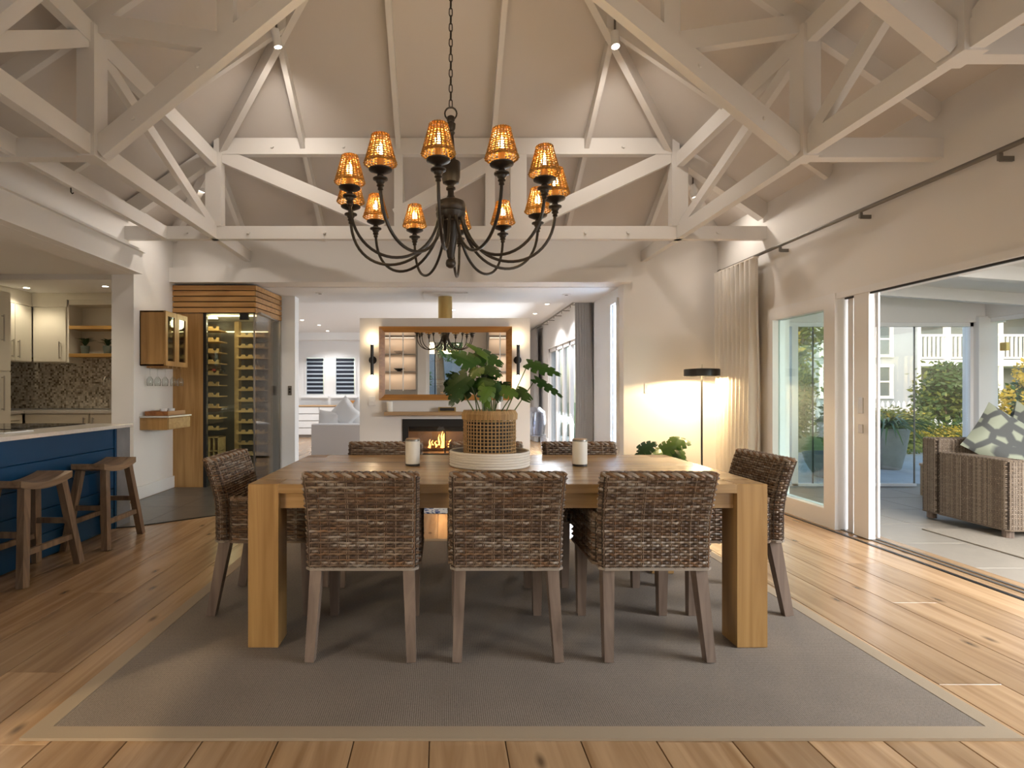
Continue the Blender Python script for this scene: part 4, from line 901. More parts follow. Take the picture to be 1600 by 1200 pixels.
for (px, py, l) in ((500, 458, 'unlit ceiling disc in the passage on the wine cabinet side'), (885, 460, 'unlit ceiling disc in the passage on the patio side')):
    v = W(px, py, F * (2.53 - HC) / (CY - py)); o = T('ceiling_disc', l, 'speaker', (v.x, v.y, 2.53)); P(MB().lathe([(.05, -.01), (.06, -.006), (.06, -.0005)], 24), 'cover', WHITE, o, smooth=True); P(MB().lathe([(.02, -.014), (.025, -.0105)], 16), 'grille', RODM, o)
    sp('passage_beam', (v.x, 7.35 - .0, 2.5), (v.x, 7.0, 0), 0.1, SOFT, 120)
for x, y, l in ((-5.75, 7.6, 'lit recessed downlight over the kitchen corner'), (-4.6, 7.5, 'recessed kitchen downlight above the tap'), ):
    downlight(x, y, 2.63, l, 9, 'kitchen downlights', (1, .86, .63))
for x, y, l in ((-4.2, 5.0, 'recessed kitchen downlight above the far end of the island'), (-4.2, 3.2, 'recessed kitchen downlight above the middle of the island'), (-5.5, 5.0, 'recessed kitchen downlight over the aisle')):
    downlight(x, y, 2.70, l, 20, 'kitchen downlights', (1, .86, .63))

# ------------------------------------------------------------------ fireplace wall: mirror, sconces, mantel, firebox, flue
mr = T('wall_mirror', 'large mirror in a chestnut timber frame over the fireplace', 'mirror', (.034, FY - .011, 1.57)); mr.rotation_euler = (.0165, 0, 0)
mx, mz, fw = .88, .4875, .075
for poly in ([(-mx, -mz), (mx, -mz), (mx - fw, -mz + fw), (-mx + fw, -mz + fw)], [(mx, -mz), (mx, mz), (mx - fw, mz - fw), (mx - fw, -mz + fw)], [(mx, mz), (-mx, mz), (-mx + fw, mz - fw), (mx - fw, mz - fw)], [(-mx, mz), (-mx, -mz), (-mx + fw, -mz + fw), (-mx + fw, mz - fw)]):
    n = 4; vs = [(a, 0, b) for a, b in poly] + [(a, -.055 if i < 2 else -.022, b) for i, (a, b) in enumerate(poly)]
    P(MB().add(vs, [(0, 1, 2, 3), (7, 6, 5, 4)] + [(i, (i + 1) % 4, 4 + (i + 1) % 4, 4 + i) for i in range(4)]), 'frame_rail', FRAMEW, mr)
P(BOX(-mx + fw - .005, mx - fw + .005, -.014, -.010, -mz + fw - .005, mz - fw + .005), 'mirror_glass', MIRROR, mr)
ms = T('mantel_shelf', 'slim oak mantel shelf below the mirror', 'shelf', (.03, FY - .001, .885)); P(MB().cbox(-.80, .80, -.16, 0, 0, .045, .003), 'board', MANTEL, ms)
for x, l in ((-.70, 'white pillar candle at the switch end of the mantel shelf'), (.72, 'white pillar candle at the far end of the mantel shelf behind the plant')):
    c = T('pillar_candle', l, 'candle', (x, FY - .085, .931), group='white pillar candles'); P(MB().lathe([(.038, 0), (.04, .003), (.04, .125), (.036, .13), (0, .124)], 24), 'wax_body', WAX, c, smooth=True); P(MB().cyl((0, 0, .123), (0, 0, .138), .0015, 5), 'wick', BLACK, c)
mb_ = T('match_box', 'long black box with a yellow border lying on the mantel shelf', 'box', (.055, FY - .09, .931)); P(MB().cbox(-.115, .115, -.03, .03, 0, .06, .002), 'sleeve', BRASS, mb_); P(BOX(-.095, .095, -.033, -.0302, .012, .05), 'front_panel', BLACK, mb_)
for x, l in ((-.935, 'black twin-bulb wall sconce on the wine cabinet side of the mirror'), (.995, 'black twin-bulb wall sconce on the patio side of the mirror')):
    s_ = T('wall_sconce', l, 'sconce', (x, FY - .001, 1.615), group='twin sconces beside the mirror')
    P(MB().cyl((0, 0, 0), (0, -.02, 0), .052, 24), 'wall_plate', BLACK, s_, smooth=True); P(MB().cyl((0, -.02, 0), (0, -.06, 0), .012, 10), 'arm', BLACK, s_); P(MB().cyl((0, -.08, -.20), (0, -.08, .20), .022, 16), 'body', BLACK, s_, smooth=True)
    for sg in (1, -1):
        P(MB().lathe([(.019, .0), (.021, .02), (.021, .11), (.019, .115)], 14, caps=False), 'glass_tube', GLASS, s_, (0, -.08, .2005), smooth=True) if sg > 0 else P(MB().lathe([(.019, -.115), (.021, -.11), (.021, -.02), (.019, 0)], 14, caps=False), 'glass_tube', GLASS, s_, (0, -.08, -.2005), smooth=True)
        P(MB().cyl((0, -.08, sg * .2005), (0, -.08, sg * .275), .0085, 10), 'bulb', SCGLOW, s_)
        pt('sconce_light', (x, FY - .082, 1.615 + sg * .29), .8, (1, .76, .48), .02)
fp = T('firebox', 'black built-in gas fireplace with a glass front', 'fireplace', (.03, FY, .30))
P(BOX(-.57, .57, -.015, .02, .43, .53).box(-.57, -.49, -.015, .02, 0, .43).box(.49, .57, -.015, .02, 0, .43).box(-.49, .49, -.015, .02, 0, .07), 'surround', BLACK, fp)
P(BOX(-.49, .49, .06, .10, .36, .43).box(-.01, .01, .06, .1, .07, .36), 'inner_frame', BLACK, fp)
FIREB = mat('firebox_lining', (.16, .13, .11), .5, var=.3)
P(BOX(-.52, .52, .05, .55, .01, .07).box(-.55, .55, .54, .56, .07, .5), 'lining', FIREB, fp); P(BOX(-.49, .49, .0, .006, .07, .43), 'glass_front', GLASS, fp)
lg = wood('charred_log', (.03, .02, .015), (.16, .10, .06), 'X', .8, 12, .8)
for i, (x, y, r) in enumerate(((-.2, .28, .2), (.12, .30, -.3), (-.02, .36, .05))): P(MB().tube([(x - .17, y - r * .17, .11 + .03 * i), (x, y, .115 + .03 * i), (x + .17, y + r * .17, .11 + .03 * i)], .038, 8), 'log', lg, fp, smooth=True)
for i in range(9):
    x = -.20 + i * .034 + R.uniform(-.02, .02); h_ = R.uniform(.07, .2) * (1.2 if abs(i - 4) < 3 else .8); y = .27 + R.uniform(-.05, .07)
    P(MB().tube([(x, y, .12), (x + .01, y, .12 + h_ * .35), (x - .008 * (i % 3), y, .12 + h_ * .7), (x + .012, y, .12 + h_)], .022, 6, .002), 'flame', FLAME, fp, smooth='all')
pt('fire_light', (.0, FY + .2, .62), 2.5, (1, .45, .14), .1)
fu = T('flue_pipe', 'brass-toned flue pipe rising from the fireplace wall to the ceiling', 'flue', (.033, FY + .31, 2.178)); P(MB().lathe([(.098, 0), (.098, .350)], 28), 'pipe', BRASS, fu, smooth=True); P(MB().cbox(-.30, .30, -.28, .3, .333, .3515, .002), 'ceiling_plate', WHITE, fu)
def switch(name, lab, loc_, n='y', w_=.08, h_=.12, dark=False, rock=2):
    s_ = T(name, lab, 'switch', loc_); mt = RODM if dark else WHITE
    P(MB().cbox(-w_ / 2, w_ / 2, -.009, 0, -h_ / 2, h_ / 2, .002), 'plate', mt, s_)
    for k in range(rock): z = -h_ * .3 + h_ * .6 * (k + .5) / rock; P(MB().cbox(-w_ * .25, w_ * .25, -.013, -.0092, z - h_ * .09, z + h_ * .09, .001), 'rocker', mt if not dark else BLACK, s_)
switch('light_switch', 'white light switch with three rockers on the wall behind the floor lamp', (2.55, YB - .0005, 1.235), rock=3)
switch('light_switch', 'white switch plate on the fireplace wall below the sconce', (-.945, FY - .0005, 1.07), rock=1, w_=.09)
switch('light_switch', 'dark narrow switch on the white wall beside the wine cabinet', (-2.14, 7.6995, 1.21), dark=True, w_=.05, h_=.13)
# floor lamp
LX, LY = 3.02, 6.42
fl_ = T('floor_lamp', 'black floor lamp with a flat drum shade in front of the white wall', 'lamp', (LX, LY, 0))
P(MB().lathe([(.13, 0), (.13, .015), (.12, .022), (.01, .024)], 28), 'base', BLACK, fl_, smooth=True); P(MB().cyl((0, 0, .022), (0, 0, 1.40), .0105, 10), 'pole', BLACK, fl_, smooth=True)
P(MB().lathe([(.19, 1.372), (.194, 1.376), (.194, 1.448), (.19, 1.458), (.10, 1.466), (.01, 1.468)], 36, caps=False).lathe([(.19, 1.372), (.184, 1.376), (.184, 1.446), (.10, 1.456), (.01, 1.458)], 36, caps=False), 'shade', BLACK, fl_, smooth=True)
P(MB().cyl((0, 0, 1.46), (0, 0, 1.515), .008, 8), 'finial', CHROME, fl_); P(MB().lathe([(.04, 1.405), (.04, 1.42)], 16), 'bulb', DLIGHT, fl_)
sp('floor_lamp_beam', (LX, LY, 1.395), (LX, LY, 0), 70, (1, .72, .38), 172, .05, .2)
# curtains and rods
def curtain(name, lab, x, y0, y1, z0, z1, m_, folds, amp=.045, flare=0):
    c = T(name, lab, 'curtain', (x, (y0 + y1) / 2, z0)); L = y1 - y0; n = folds * 8; vs = []; rows = 7
    for r in range(rows + 1):
        t_ = r / rows
        for i in range(n + 1):
            u = i / n; a = amp * (1 + .25 * math.sin(3 * u + 5 * t_)) * math.sin(2 * math.pi * folds * u + .5 * math.sin(4 * t_ + 2 * u))
            for d in (-.002, .002): vs.append((a + d, (u - .5) * L * (1 + flare * (1 - t_)), t_ * (z1 - z0)))
    fs = []; W_ = 2 * (n + 1)
    for r in range(rows):
        for i in range(n):
            a, b = r * W_ + 2 * i, (r + 1) * W_ + 2 * i
            fs += [(a, a + 2, b + 2, b), (a + 1, b + 1, b + 3, a + 3)]
    for r in range(rows):
        for i in (0, n): a, b = r * W_ + 2 * i, (r + 1) * W_ + 2 * i; fs.append((a, b, b + 1, a + 1))
    P(MB().add(vs, fs), 'cloth', m_, c, smooth='all')
    P(BOX(-.03, .03, -L / 2, L / 2, z1 - z0 - .001, z1 - z0 + .012), 'heading_tape', m_, c)
    return c
curtain('curtain', 'cream linen curtain drawn back in the corner beside the floor lamp', 3.30, 5.80, 6.60, .012, 2.61, LINEN, 9)
rd = T('curtain_rod', 'long pewter curtain rod on brackets above the patio doors', 'curtain rod', (3.34, 3, 2.645))
P(MB().cyl((0, 3.62, 0), (0, -2.3, 0), .016, 12), 'rod', RODM, rd, smooth=True); P(MB().cyl((0, 3.62, 0), (0, 3.66, 0), .024, 12), 'end_cap', RODM, rd, smooth=True)
for y in (3.45, 2.45, 1.4, .3, -.9): P(MB().bar((0, y, -.016), (0, y, -.06), .02, .02).bar((0, y, -.05), (.08, y, -.05), .015, .03), 'bracket', RODM, rd)
curtain('curtain', 'grey curtain hanging at the near end of the living-room window wall', 2.20, 8.25, 8.95, .012, 2.66, GREYC, 5, .05, .25)
curtain('curtain', 'grey curtain at the far end of the living-room window wall', 2.20, 12.9, 14.1, .012, 2.66, GREYC, 7, .05)
rd = T('curtain_rod', 'slim grey curtain rail along the living-room window wall', 'curtain rod', (2.20, 11, 2.69)); P(MB().cyl((0, -2.8, 0), (0, 3.2, 0), .016, 10), 'rod', RODM, rd, smooth=True)
for y in (-2.2, -1.5, -.8, -.1, .6, 1.3, 2.0): P(MB().cyl((0, y, -.05), (0, y, -.016), .006, 6).bar((0, y, 0), (.15, y, 0), .012, .012), 'bracket', RODM, rd)

# ------------------------------------------------------------------ living room furniture
dc = T('drawer_chest', 'long low white chest of drawers with an oak top under the striped blinds', 'chest of drawers', (-2.7, 14.5, 0))
P(BOX(-1.5, 1.5, -.24, .24, .06, .80), 'body', GREYCASE, dc); P(MB().cbox(-1.53, 1.53, -.28, .25, .80, .83, .003), 'top', MANTEL, dc); P(BOX(-1.45, 1.45, -.2, .2, 0, .06), 'plinth', GREYCASE, dc)
for i in range(3):
    for k in range(4): P(MB().cbox(-1.495 + i * 1.0, -.51 + i * 1.0, -.258, -.241, .075 + k * .182, .238 + k * .182, .003), 'drawer', WHITE, dc)
TAG(P(MB().cbox(-.42, .42, -.15, .15, 0, .12, .004).box(-.36, .36, -.1, .1, .12, .125), 'wooden_box', FRAMEW, None, (-2.15, 14.5, .831)), 'dark wooden box standing on the white chest of drawers', 'box')
pf = T('picture_frame', 'dark framed picture higher on the left living-room wall', 'picture', (-4.255, 14.4, 1.83)); P(BOX(0, .03, -.35, .35, -.33, .33), 'frame', BRONZE, pf); P(BOX(.0305, .034, -.27, .27, -.25, .25), 'print', GREYC, pf)
pf = T('picture_frame', 'dark framed picture lower on the left living-room wall', 'picture', (-4.255, 14.4, 1.29)); P(BOX(0, .03, -.25, .25, -.15, .16), 'frame', BRONZE, pf); P(BOX(.0305, .034, -.19, .19, -.10, .1), 'print', SOFAG, pf)
sf_ = T('sofa', 'grey slipcovered sofa with its back to the opening', 'sofa', (-1.28, 10.2, 0))
P(MB().cbox(-1.05, 1.05, -.45, -.25, .02, .62, .02), 'back', SOFAG, sf_, smooth=True); P(MB().cbox(-1.05, -.85, -.249, .45, .02, .60, .02), 'arm', SOFAG, sf_, smooth=True); P(MB().cbox(.85, 1.05, -.249, .45, .02, .60, .02), 'arm', SOFAG, sf_, smooth=True)
P(MB().cbox(-.849, .849, -.249, .45, .02, .30, .02), 'base', SOFAG, sf_, smooth=True)
for k in range(2): P(MB().cbox(-.845 + k * .848, -.003 + k * .848, -.24, .47, .301, .44, .03), 'seat_cushion', SOFAG, sf_, smooth=True)
def pillow(w_, h_, d_, n=10, pinch=.10):
    m = MB(); vs = []; fs = []
    for s_ in (1, -1):
        for j in range(n + 1):
            for i in range(n + 1):
                u, v = 2 * i / n - 1, 2 * j / n - 1; k = (1 - u ** 4) * (1 - v ** 4); e_ = 1 - pinch * (1 - (u * u if abs(v) == 1 or True else 0)) * v * v * .6; f_ = 1 - pinch * (1 - v * v) * u * u * .6
                vs.append((u * w_ / 2 * f_, s_ * d_ / 2 * k ** .6, v * h_ / 2 * e_))
    N_ = (n + 1) ** 2; g = lambda i, j: j * (n + 1) + i
    for j in range(n):
        for i in range(n): fs += [(g(i, j), g(i + 1, j), g(i + 1, j + 1), g(i, j + 1)), (N_ + g(i, j + 1), N_ + g(i + 1, j + 1), N_ + g(i + 1, j), N_ + g(i, j))]
    return m.add(vs, fs)
for i, (px, py, w_, r, tilt, l) in enumerate(((512, 655, .40, .1, .0, 'pale cushion lying low at the end of the grey sofa'), (538, 650, .50, .75, -.15, 'white cushion standing on its corner on the grey sofa'), (560, 650, .48, .70, .1, 'off-white cushion at the fireplace end of the grey sofa'))):
    Yc = 10.08 + .03 * i; v = W(px, py, Yc); o = TAG(P(pillow(w_, w_, .15), 'cushion', PILW, None, (v.x, Yc + .12, .441 + (w_ * .5 if i == 0 else w_ * .66)), (-.12, r, tilt), smooth='all'), l, 'cushion', 'cushions on the grey sofa')
ghost = T('clear_chair', 'transparent acrylic chair beyond the fireplace wall end', 'chair', (1.52, 9.3, 0), -.3); AC = glassmat('clear_acrylic', (.82, .85, .92), .22)
P(MB().cbox(-.2, .2, -.2, .2, .44, .465, .01), 'seat', AC, ghost, smooth=True)
m = MB(); 
P(MB().lathe([(.19, .47), (.22, .7), (.20, .86), (.12, .93), (.11, .92), (.19, .85), (.205, .7), (.175, .47)], 20, (0, .0, 0), caps=False), 'shell', AC, ghost, smooth=True)
for sx in (-1, 1):
    for sy in (-1, 1): P(MB().bar((sx * .17, sy * .17, .44), (sx * .21, sy * .21, 0), .035, .035), 'leg', AC, ghost)
lr_ = T('patterned_rug', 'blue and white patterned rug in the passage beyond the table', 'rug', (.2, 5.75, 0))
def patt(name, c1, c2, sc):
    m, t, N, L, b = nodes(name); tc = N.new('ShaderNodeTexCoord'); v = N.new('ShaderNodeTexVoronoi'); v.feature = 'DISTANCE_TO_EDGE'; v.inputs['Scale'].default_value = sc; L.new(tc.outputs['Object'], v.inputs[0])
    rp = N.new('ShaderNodeValToRGB'); rp.color_ramp.elements[0].position = .10; rp.color_ramp.elements[1].position = .16; rp.color_ramp.elements[0].color = rgb(c1); rp.color_ramp.elements[1].color = rgb(c2)
    L.new(v.outputs[0], rp.inputs[0]); L.new(rp.outputs[0], b.inputs['Base Color']); b.inputs['Roughness'].default_value = .9; b.inputs['Specular IOR Level'].default_value = .1; return m
P(MB().cbox(-1.5, 1.5, -.35, .35, .001, .008, .002), 'pile', patt('blue_rug_pattern', (.55, .56, .58), (.05, .08, .2), 14), lr_)
# corner plant on the floor
cp = T('corner_plant', 'leafy green split-leaf plant in a pot on the floor beside the floor lamp', 'plant', (2.36, 6.25, 0))
P(MB().lathe([(.13, 0), (.17, .30), (.16, .30), (.15, .27), (0, .27)], 24), 'pot', ROPE, cp, smooth=True); P(MB().lathe([(0, .271), (.148, .271), (0, .275)], 20, caps=False), 'soil', SOIL, cp)
O = Vector((2.36, 6.25, 0))
for i, (b_, t_, w_, col) in enumerate((((1000, 704), (1026, 692), 22, 0), ((1000, 708), (1022, 712), 18, 1), ((1018, 700), (992, 712), 16, 0), ((1034, 704), (1056, 694), 26, 2), ((1050, 690), (1080, 692), 24, 1), ((1056, 698), (1072, 718), 24, 1), ((1040, 706), (1022, 710), 20, 2), ((1046, 702), (1062, 712), 22, 0), ((1030, 708), (1050, 724), 22, 1), ((1060, 686), (1050, 700), 20, 2), ((1010, 712), (1030, 730), 24, 0), ((1050, 715), (1085, 735), 24, 1))):
    pb, ptp = W(*b_, 6.2 + .04 * (i % 3)) - O, W(*t_, 6.14 + .05 * (i % 3)) - O
    add_obj('leaf', raw_mesh(monstera(pb, ptp, w_ * 6.2 / F * 1.25, (R.uniform(-.3, .3), -.7, .8), 3), 'leaf', LEAF[col]), cp); P(stem((R.uniform(-.05, .05), R.uniform(-.05, .05), .27), pb, .05, .006), 'stem', STEM, cp, smooth=True)

# ------------------------------------------------------------------ what the mirror shows behind the viewer: lit display cabinets
for (x0, x1, l) in ((-2.05, -.78, 'grey display cabinet with lit cream shelves on the rear wall, kitchen side'), (1.35, 2.5, 'grey display cabinet with lit cream shelves on the rear wall, patio side')):
    c = T('display_cabinet', l, 'cabinet', ((x0 + x1) / 2, YF + .001, 0)); h_ = (x1 - x0) / 2
    P(BOX(-h_, h_, 0, .36, 0, .9).box(-h_, -h_ + .05, 0, .38, .9, 3.0).box(h_ - .05, h_, 0, .38, .9, 3.0).box(-h_, h_, 0, .38, 2.95, 3.0), 'case', GREYCASE, c); P(BOX(-h_ + .05, h_ - .05, .0, .02, .9, 2.95), 'lining', CREAMIN, c)
    for z in (.9, 1.46, 2.0, 2.56): P(BOX(-h_ + .05, h_ - .05, .02, .33, z, z + .03), 'shelf', GREYCASE, c)
    for x in (-.32, .32): P(BOX(x * h_ * 1.0 - .015, x * h_ * 1.0 + .015, .35, .38, .9, 2.95), 'door_stile', WHITE, c)
    for z in (1.42, 1.96, 2.52, 2.9): lamp('shelf_light', 'AREA', ((x0 + x1) / 2, YF + .2, z), 1.5, (1, .86, .70), (h_ * 1.7, .12), target=((x0 + x1) / 2, YF + .14, 0))
for x, z, l in ((-1.35, 1.49, 'dark shallow bowl on a lit shelf of the kitchen-side display cabinet'), (-1.35, 2.03, 'pale footed bowl on a lit shelf of the kitchen-side display cabinet')):
    TAG(P(MB().lathe([(.05, 0), (.06, .01), (.17, .09), (.165, .095), (.05, .03), (0, .025)], 24), 'display_bowl', BLACK if z < 1.6 else CREAMIN, None, (x, YF + .18, z + .0005), smooth=True), l, 'bowl')
# ------------------------------------------------------------------ patio furniture
TAG(P(MB().cbox(4.16, 6.6, 1.6, 4.78, .001, .010, .002), 'patio_rug', PATRUG), 'flat beige rug under the wicker sofa in the sunroom', 'rug')
PW = strandmat('weathered_wicker', .6)
def ppal(): k = R.uniform(.65, 1.0); return R.choice([(.20 * k, .145 * k, .10 * k), (.27 * k, .205 * k, .15 * k), (.15 * k, .105 * k, .07 * k)])
def zs(z): return 0
so = T('wicker_sofa', 'weathered wicker sofa with scatter cushions in the sunroom', 'sofa', (4.56, 4.44, .0105))
def wbox(nm, x0, x1, y0, y1, z0, z1, par):
    o = P(woven_box(x1 - x0, y1 - y0, z0, z1, zs, row=.016, stake=.022, amp=.0032, cw=.0062, rad=.02, pal=ppal, thick=.0035, stp=.0022, stw=.0050), nm, PW, par, ((x0 + x1) / 2, (y0 + y1) / 2, 0), tone=True)
    P(core_box(x1 - x0, y1 - y0, z0, z1, zs, n=2), nm + '_core', CORE, o, (0, 0, 0)); return o
wbox('arm', 0, .16, 0, .63, .06, .62, so); wbox('back', 0, 1.75, .635, .80, .06, .74, so); wbox('arm', 1.59, 1.75, 0, .63, .06, .62, so); wbox('front_rail', .165, 1.585, .03, .60, .06, .34, so)
for x, y in ((.05, .05), (1.7, .05), (.05, .75), (1.7, .75)): P(MB().cyl((x, y, .0), (x, y, .062), .038, 12), 'foot', LEGW, so)
P(MB().cbox(.17, 1.58, -.02, .62, .345, .46, .03), 'seat_cushion', PATRUG, so, smooth=True)
CU = patt('cushion_print', (.09, .09, .085), (.27, .28, .21), 5.5)
TAG(P(pillow(.50, .50, .17), 'cushion', CU, None, (5.02, 4.93, .765), (-.32, .62, -.35), smooth='all'), 'cushion with grey and sage oval print leaning in the sofa corner', 'cushion', 'patterned patio cushions')
TAG(P(pillow(.50, .50, .17), 'cushion', CU, None, (5.33, 5.0, .775), (-.30, .70, .12), smooth='all'), 'cushion with grey and sage oval print standing on its corner further along the sofa', 'cushion', 'patterned patio cushions')
tp = T('plant_stand', 'tan wooden stool behind the wicker sofa by the glass', 'stool', (5.66, 6.3, 0)); P(MB().lathe([(.15, .0), (.15, .33), (.14, .34), (0, .34)], 20), 'body', MANTEL, tp, smooth=True); P(MB().lathe([(.16, .341), (.16, .365), (0, .366)], 20), 'top', MANTEL, tp, smooth=True)
st_ = T('side_table', 'low glass-topped side table beyond the cushions', 'table', (6.45, 5.85, .001)); P(MB().cbox(-.3, .3, -.3, .3, .72, .75, .004), 'top', PAVE, st_); P(BOX(-.25, .25, -.25, .25, .0, .03).box(-.03, .03, -.03, .03, .03, .72), 'pedestal', STOOLW, st_)

# ------------------------------------------------------------------ garden
gd = ST(BOX(-20, 60, 16, 60, -.3, -.06).box(7.3, 60, -10, 16, -.3, -.06).box(2.6, 7.3, 7.2, 16, -.3, -.06).box(-12, 12, -14, -2.72, -.3, -.06), 'ground', GRASS)
pv = ST(BOX(2.65, 11, 7.2, 11.0, -.06, -.03), 'path_paving', PAVE)
for i in range(14):
    for j in range(6):
        P(MB().cbox(2.66 + i * .6, 3.255 + i * .6, 7.21 + j * .62, 7.825 + j * .62, -.03, -.012, .004), 'paver', PAVE, pv)
def foliage(n, rx, ry, rzz, leaf, seed, base=0, shell=.55):
    r_ = random.Random(seed); m = MB()
    lumps = [(Vector((r_.uniform(-.6, .6), r_.uniform(-.6, .6), r_.uniform(-.55, .75))), r_.uniform(.35, .6)) for _ in range(9)]
    for _ in range(n):
        c, lr0 = r_.choice(lumps); d = Vector((r_.gauss(0, 1), r_.gauss(0, 1), r_.gauss(0, 1))).normalized(); q = c + d * lr0 * (shell + (1 - shell) * r_.random())
        p = Vector((q.x * rx, q.y * ry, base + (q.z * .75 + .9) * rzz / 1.9 * 1.05))
        if p.z < .03: continue
        a = Vector((r_.gauss(0, 1), r_.gauss(0, 1), r_.gauss(0, .7))).normalized(); b_ = a.cross(d + Vector((0, 0, .4)))
        if b_.length < 1e-3: continue
        b_.normalize(); l = leaf * r_.uniform(.6, 1.3); nn = a.cross(b_) * l * .12
        m.add([p, p + a * l * .5 + b_ * l * .28 + nn, p + a * l, p + a * l * .5 - b_ * l * .28 + nn], [(0, 1, 2), (0, 2, 3)])
    return m
def bush(name, lab, x, y, rx, ry, h_, n, leaf, mi, seed, z0=-.06, trunk=True, mi2=None, n2=0, group=None):
    b_ = T(name, lab, 'bush' if name != 'garden_tree' else 'tree', (x, y, z0), group=group)
    add_obj('foliage', raw_mesh(foliage(n, rx, ry, h_, leaf, seed), 'foliage', BUSH[mi]), b_, kind='stuff')
    if mi2 is not None: add_obj('sun_gold_leaves' if mi2 == 2 else 'mixed_leaves', raw_mesh(foliage(n2, rx * 1.04, ry * 1.04, h_ * 1.03, leaf, seed + 1, shell=.85), 'leaves', BUSH[mi2]), b_, kind='stuff')  # gold outer leaves: yellow foliage plus low sunlight put into the leaf colour
    rr = random.Random(seed); m = MB()
    for k in range(5): a = k * 1.3; m.tube([(0.06 * math.cos(a), .06 * math.sin(a), 0), (rx * .25 * math.cos(a), ry * .25 * math.sin(a), h_ * .35), (rx * .5 * math.cos(a), ry * .5 * math.sin(a), h_ * .65)], .03, 6, .012)
    P(m, 'stem', BARK, b_); return b_
bush('shrub', 'big dark green shrub behind the agapanthus pot', 12.1, 13.2, .80, .7, 2.0, 4600, .13, 0, 3, mi2=3, n2=700)
bush('shrub', 'dark green shrub in front of the pale house wall', 11.3, 14.6, .6, .5, .95, 1800, .11, 1, 4)
bush('shrub', 'gold-leaved low shrub left of the grey pots', 9.0, 10.9, .75, .5, .95, 2600, .08, 3, 5, mi2=2, n2=900)
bush('shrub', 'reddish-gold shrub between the low bowl and the tall pot', 7.9, 9.9, .45, .4, .85, 1500, .07, 3, 6, mi2=2, n2=400)
bush('shrub', 'amber sun-tinted shrub beyond the column of the sunroom', 14.6, 13.2, 1.2, .7, 2.0, 4200, .13, 0, 7, mi2=2, n2=2600)
bush('hedge_plant', 'low golden flowering border in front of the picket fence', 11.0, 12.0, 1.3, .3, .6, 2600, .07, 3, 8, mi2=2, n2=1500)
bush('shrub', 'tall leafy shrub seen through the fixed patio window', 7.3, 11.6, .75, .6, 2.1, 4200, .11, 0, 9, mi2=3, n2=900)
bush('garden_tree', 'yellow-leaved tree seen at the top of the fixed patio window', 8.4, 13.4, .8, .7, 4.1, 4000, .14, 3, 10, mi2=2, n2=2200)
bush('shrub', 'green shrub low behind the fixed patio window', 5.7, 10.4, .7, .4, 1.1, 2600, .09, 3, 12, mi2=0, n2=800)
bush('shrub', 'green garden shrub beyond the living-room sliding door', 5.6, 16.5, .9, 1.2, 2.4, 3200, .13, 0, 13, mi2=2, n2=900)
bush('shrub', 'rounded green shrub by the living-room terrace', 4.6, 14.6, .6, .6, 1.2, 1800, .1, 0, 14)
bush('shrub', 'rear garden shrub reflected behind the glazed door', -1.6, -7.4, 1.1, .8, 1.8, 2500, .14, 4, 15)
ST(BOX(-6, 6, -10.2, -10, -.06, 2.3), 'wall_garden', HOUSE)
# rear tree seen in the mirror
t_ = T('garden_tree', 'grey-trunked tree reflected in the mirror outside the rear door', 'tree', (.02, -6.2, -.06)); P(MB().tube([(-.06, 0, 0), (-.1, 0, 1.2), (-.16, 0, 2.2), (-.22, .05, 3.2)], .19, 12, .13), 'trunk', BARK, t_, smooth=True)
add_obj('foliage', raw_mesh(foliage(3200, 1.1, .8, 1.9, .14, 21), 'foliage', BUSH[4]), t_, (.75, 0, 1.7), kind='stuff')
# pots
pot = T('garden_pot', 'tall weathered grey pot outside the sunroom glass', 'pot', (6.95, 8.6, -.012)); P(MB().lathe([(.15, 0), (.17, .02), (.23, .30), (.265, .55), (.275, .62), (.26, .64), (.245, .62), (.235, .56), (0, .56)], 30), 'pot_body', POTG, pot, smooth=True)
ag = T('strap_leaf_plant', 'strappy agapanthus-like plant in the tall grey pot', 'plant', (6.95, 8.6, .556))
for i in range(64):
    a = R.uniform(0, 6.283); L_ = R.uniform(.6, .95); e0 = R.uniform(.5, 1.25); pts = []; w_ = []
    for k in range(7):
        t2 = k / 6; r = L_ * (math.cos(e0) * t2 + .35 * t2 * t2); zz = L_ * (math.sin(e0) * t2 - .75 * t2 ** 2.3) + .02; pts.append(Vector((r * math.cos(a), r * math.sin(a), zz))); w_.append(.018 * (1 - t2 ** 3) + .001)
    sd = Vector((-math.sin(a), math.cos(a), 0)); m = MB(); vs = []
    for p_, ww in zip(pts, w_): vs += [p_ - sd * ww, p_ + Vector((0, 0, -.006)), p_ + sd * ww]
    n_ = len(vs); vs += [Vector(v) - Vector((0, 0, .002)) for v in vs]
    f1 = [(3 * k + j, 3 * k + j + 1, 3 * k + 4 + j, 3 * k + 3 + j) for k in range(6) for j in range(2)]
    m.add(vs, f1 + [tuple(n_ + q for q in reversed(f)) for f in f1]); add_obj('leaf', raw_mesh(m, 'leaf', LEAF[1 + i % 2] if i % 3 else BUSH[3]), ag)
bw_ = T('garden_bowl', 'low wide grey bowl planter outside the sunroom glass', 'pot', (5.50, 7.75, -.012)); P(MB().lathe([(.20, 0), (.24, .02), (.34, .2), (.37, .32), (.38, .34), (.36, .34), (.33, .28), (0, .27)], 30), 'bowl_body', POTG, bw_, smooth=True)
gp = T('bowl_plant', 'upright leafy plant growing in the low grey bowl', 'plant', (5.50, 7.75, .259))
add_obj('foliage', raw_mesh(foliage(420, .22, .2, .85, .10, 31), 'foliage', BUSH[0]), gp, kind='stuff'); P(MB().tube([(0, 0, 0), (.02, 0, .4), (0, .02, .75)], .012, 6), 'stem', BARK, gp)
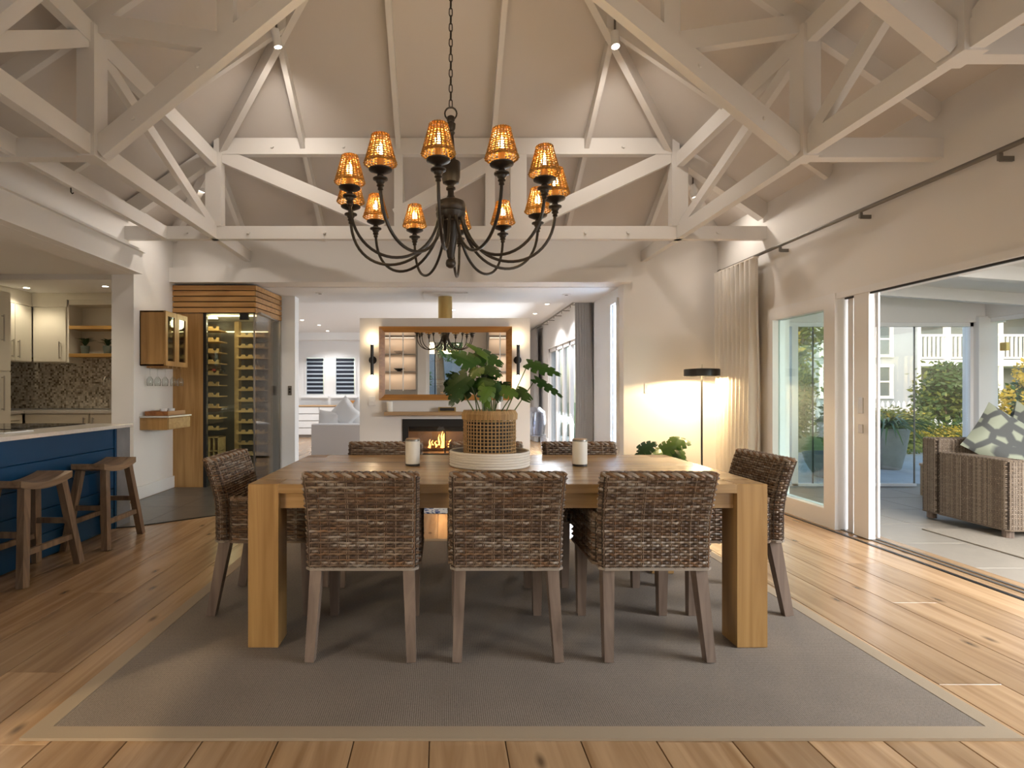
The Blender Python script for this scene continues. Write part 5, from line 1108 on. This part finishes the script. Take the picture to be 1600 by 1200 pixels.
# picket fence
fe = T('picket_fence', 'white picket fence across the garden', 'fence', (6, 16.0, -.06))
pk = MB().prism([(-.04, 0), (.04, 0), (.04, .85), (0, .93), (-.04, .85)], -.01, .01, 'y').mesh('picket', WHITE)
for i in range(80): add_obj('picket', pk, fe, (i * .155 - .5, 0, .05))
for z in (.25, .7): P(BOX(-.6, 12, .012, .04, z, z + .08), 'rail', WHITE, fe)
# neighbouring house
hs = T('neighbour_house', 'pale weatherboarded two-storey house with a white balcony beyond the garden', 'house', (18, 24, -.06))
P(BOX(-9, 2.7, 0, 8, 0, 8.5), 'wall', HOUSE, hs); P(BOX(2.7, 14, 2.2, 8, 0, 8.5), 'recessed_wall', HOUSED, hs); P(BOX(-.2, .25, -.06, 0, 0, 8.5), 'corner_board', WHITE, hs)
for k in range(26): P(BOX(-9, -.25, -.03, .0, k * .3, k * .3 + .285), 'weatherboard', HOUSE, hs)
for wx, wz, ww, wh in ((1.15, 1.05, .42, 1.25), (1.15, 2.85, .42, 1.35), (-1.2, 1.05, .42, 1.25), (-1.2, 2.85, .42, 1.35), (-3.4, 2.85, .42, 1.35)):
    f_ = P(BOX(wx - ww, wx - ww + .14, -.10, 0, wz, wz + wh).box(wx + ww - .14, wx + ww, -.10, 0, wz, wz + wh).box(wx - ww, wx + ww, -.12, 0, wz - .12, wz).box(wx - ww, wx + ww, -.12, 0, wz + wh, wz + wh + .12).box(wx - ww + .14, wx + ww - .14, -.08, 0, wz + wh * .5 - .03, wz + wh * .5 + .03), 'window', WHITE, hs)
    P(BOX(wx - ww + .14, wx + ww - .14, -.05, -.04, wz, wz + wh), 'pane', WINDK, f_)
P(BOX(2.7, 14, 0, 2.2, 2.35, 2.62), 'balcony_floor', WHITE, hs); P(BOX(2.6, 14.2, -.4, 8.2, 5.1, 5.4), 'balcony_roof', ROOFM, hs)
for x in (2.8, 4.1, 6.4, 8.7, 11): 
    po = P(BOX(x - .09, x + .09, .05, .23, 0, 5.1), 'post', WHITE, hs)
    P(MB().bar((x, .14, 4.2), (x - .55, .14, 4.8), .09, .09).bar((x, .14, 4.2), (x + .55, .14, 4.8), .09, .09), 'bracket', WHITE, po)
bal = MB().box(-.03, .03, .1, .16, 2.7, 3.65).mesh('baluster', WHITE)
for k in range(58): add_obj('baluster', bal, hs, (2.95 + k * .19, 0, 0))
P(BOX(2.7, 14, .06, .2, 3.65, 3.75).box(2.7, 14, .06, .2, 2.68, 2.75), 'handrail', WHITE, hs)
P(MB().prism([(-9.4, 8.5), (14.4, 8.5), (2, 11.5)], -.4, 8.4, 'y'), 'roof', ROOFM, hs)
P(MB().bar((7.2, -.7, 3.2), (10.6, -.7, 6.2), .3, .75, (0, 0, 1)), 'stair_fascia', WHITE, hs)
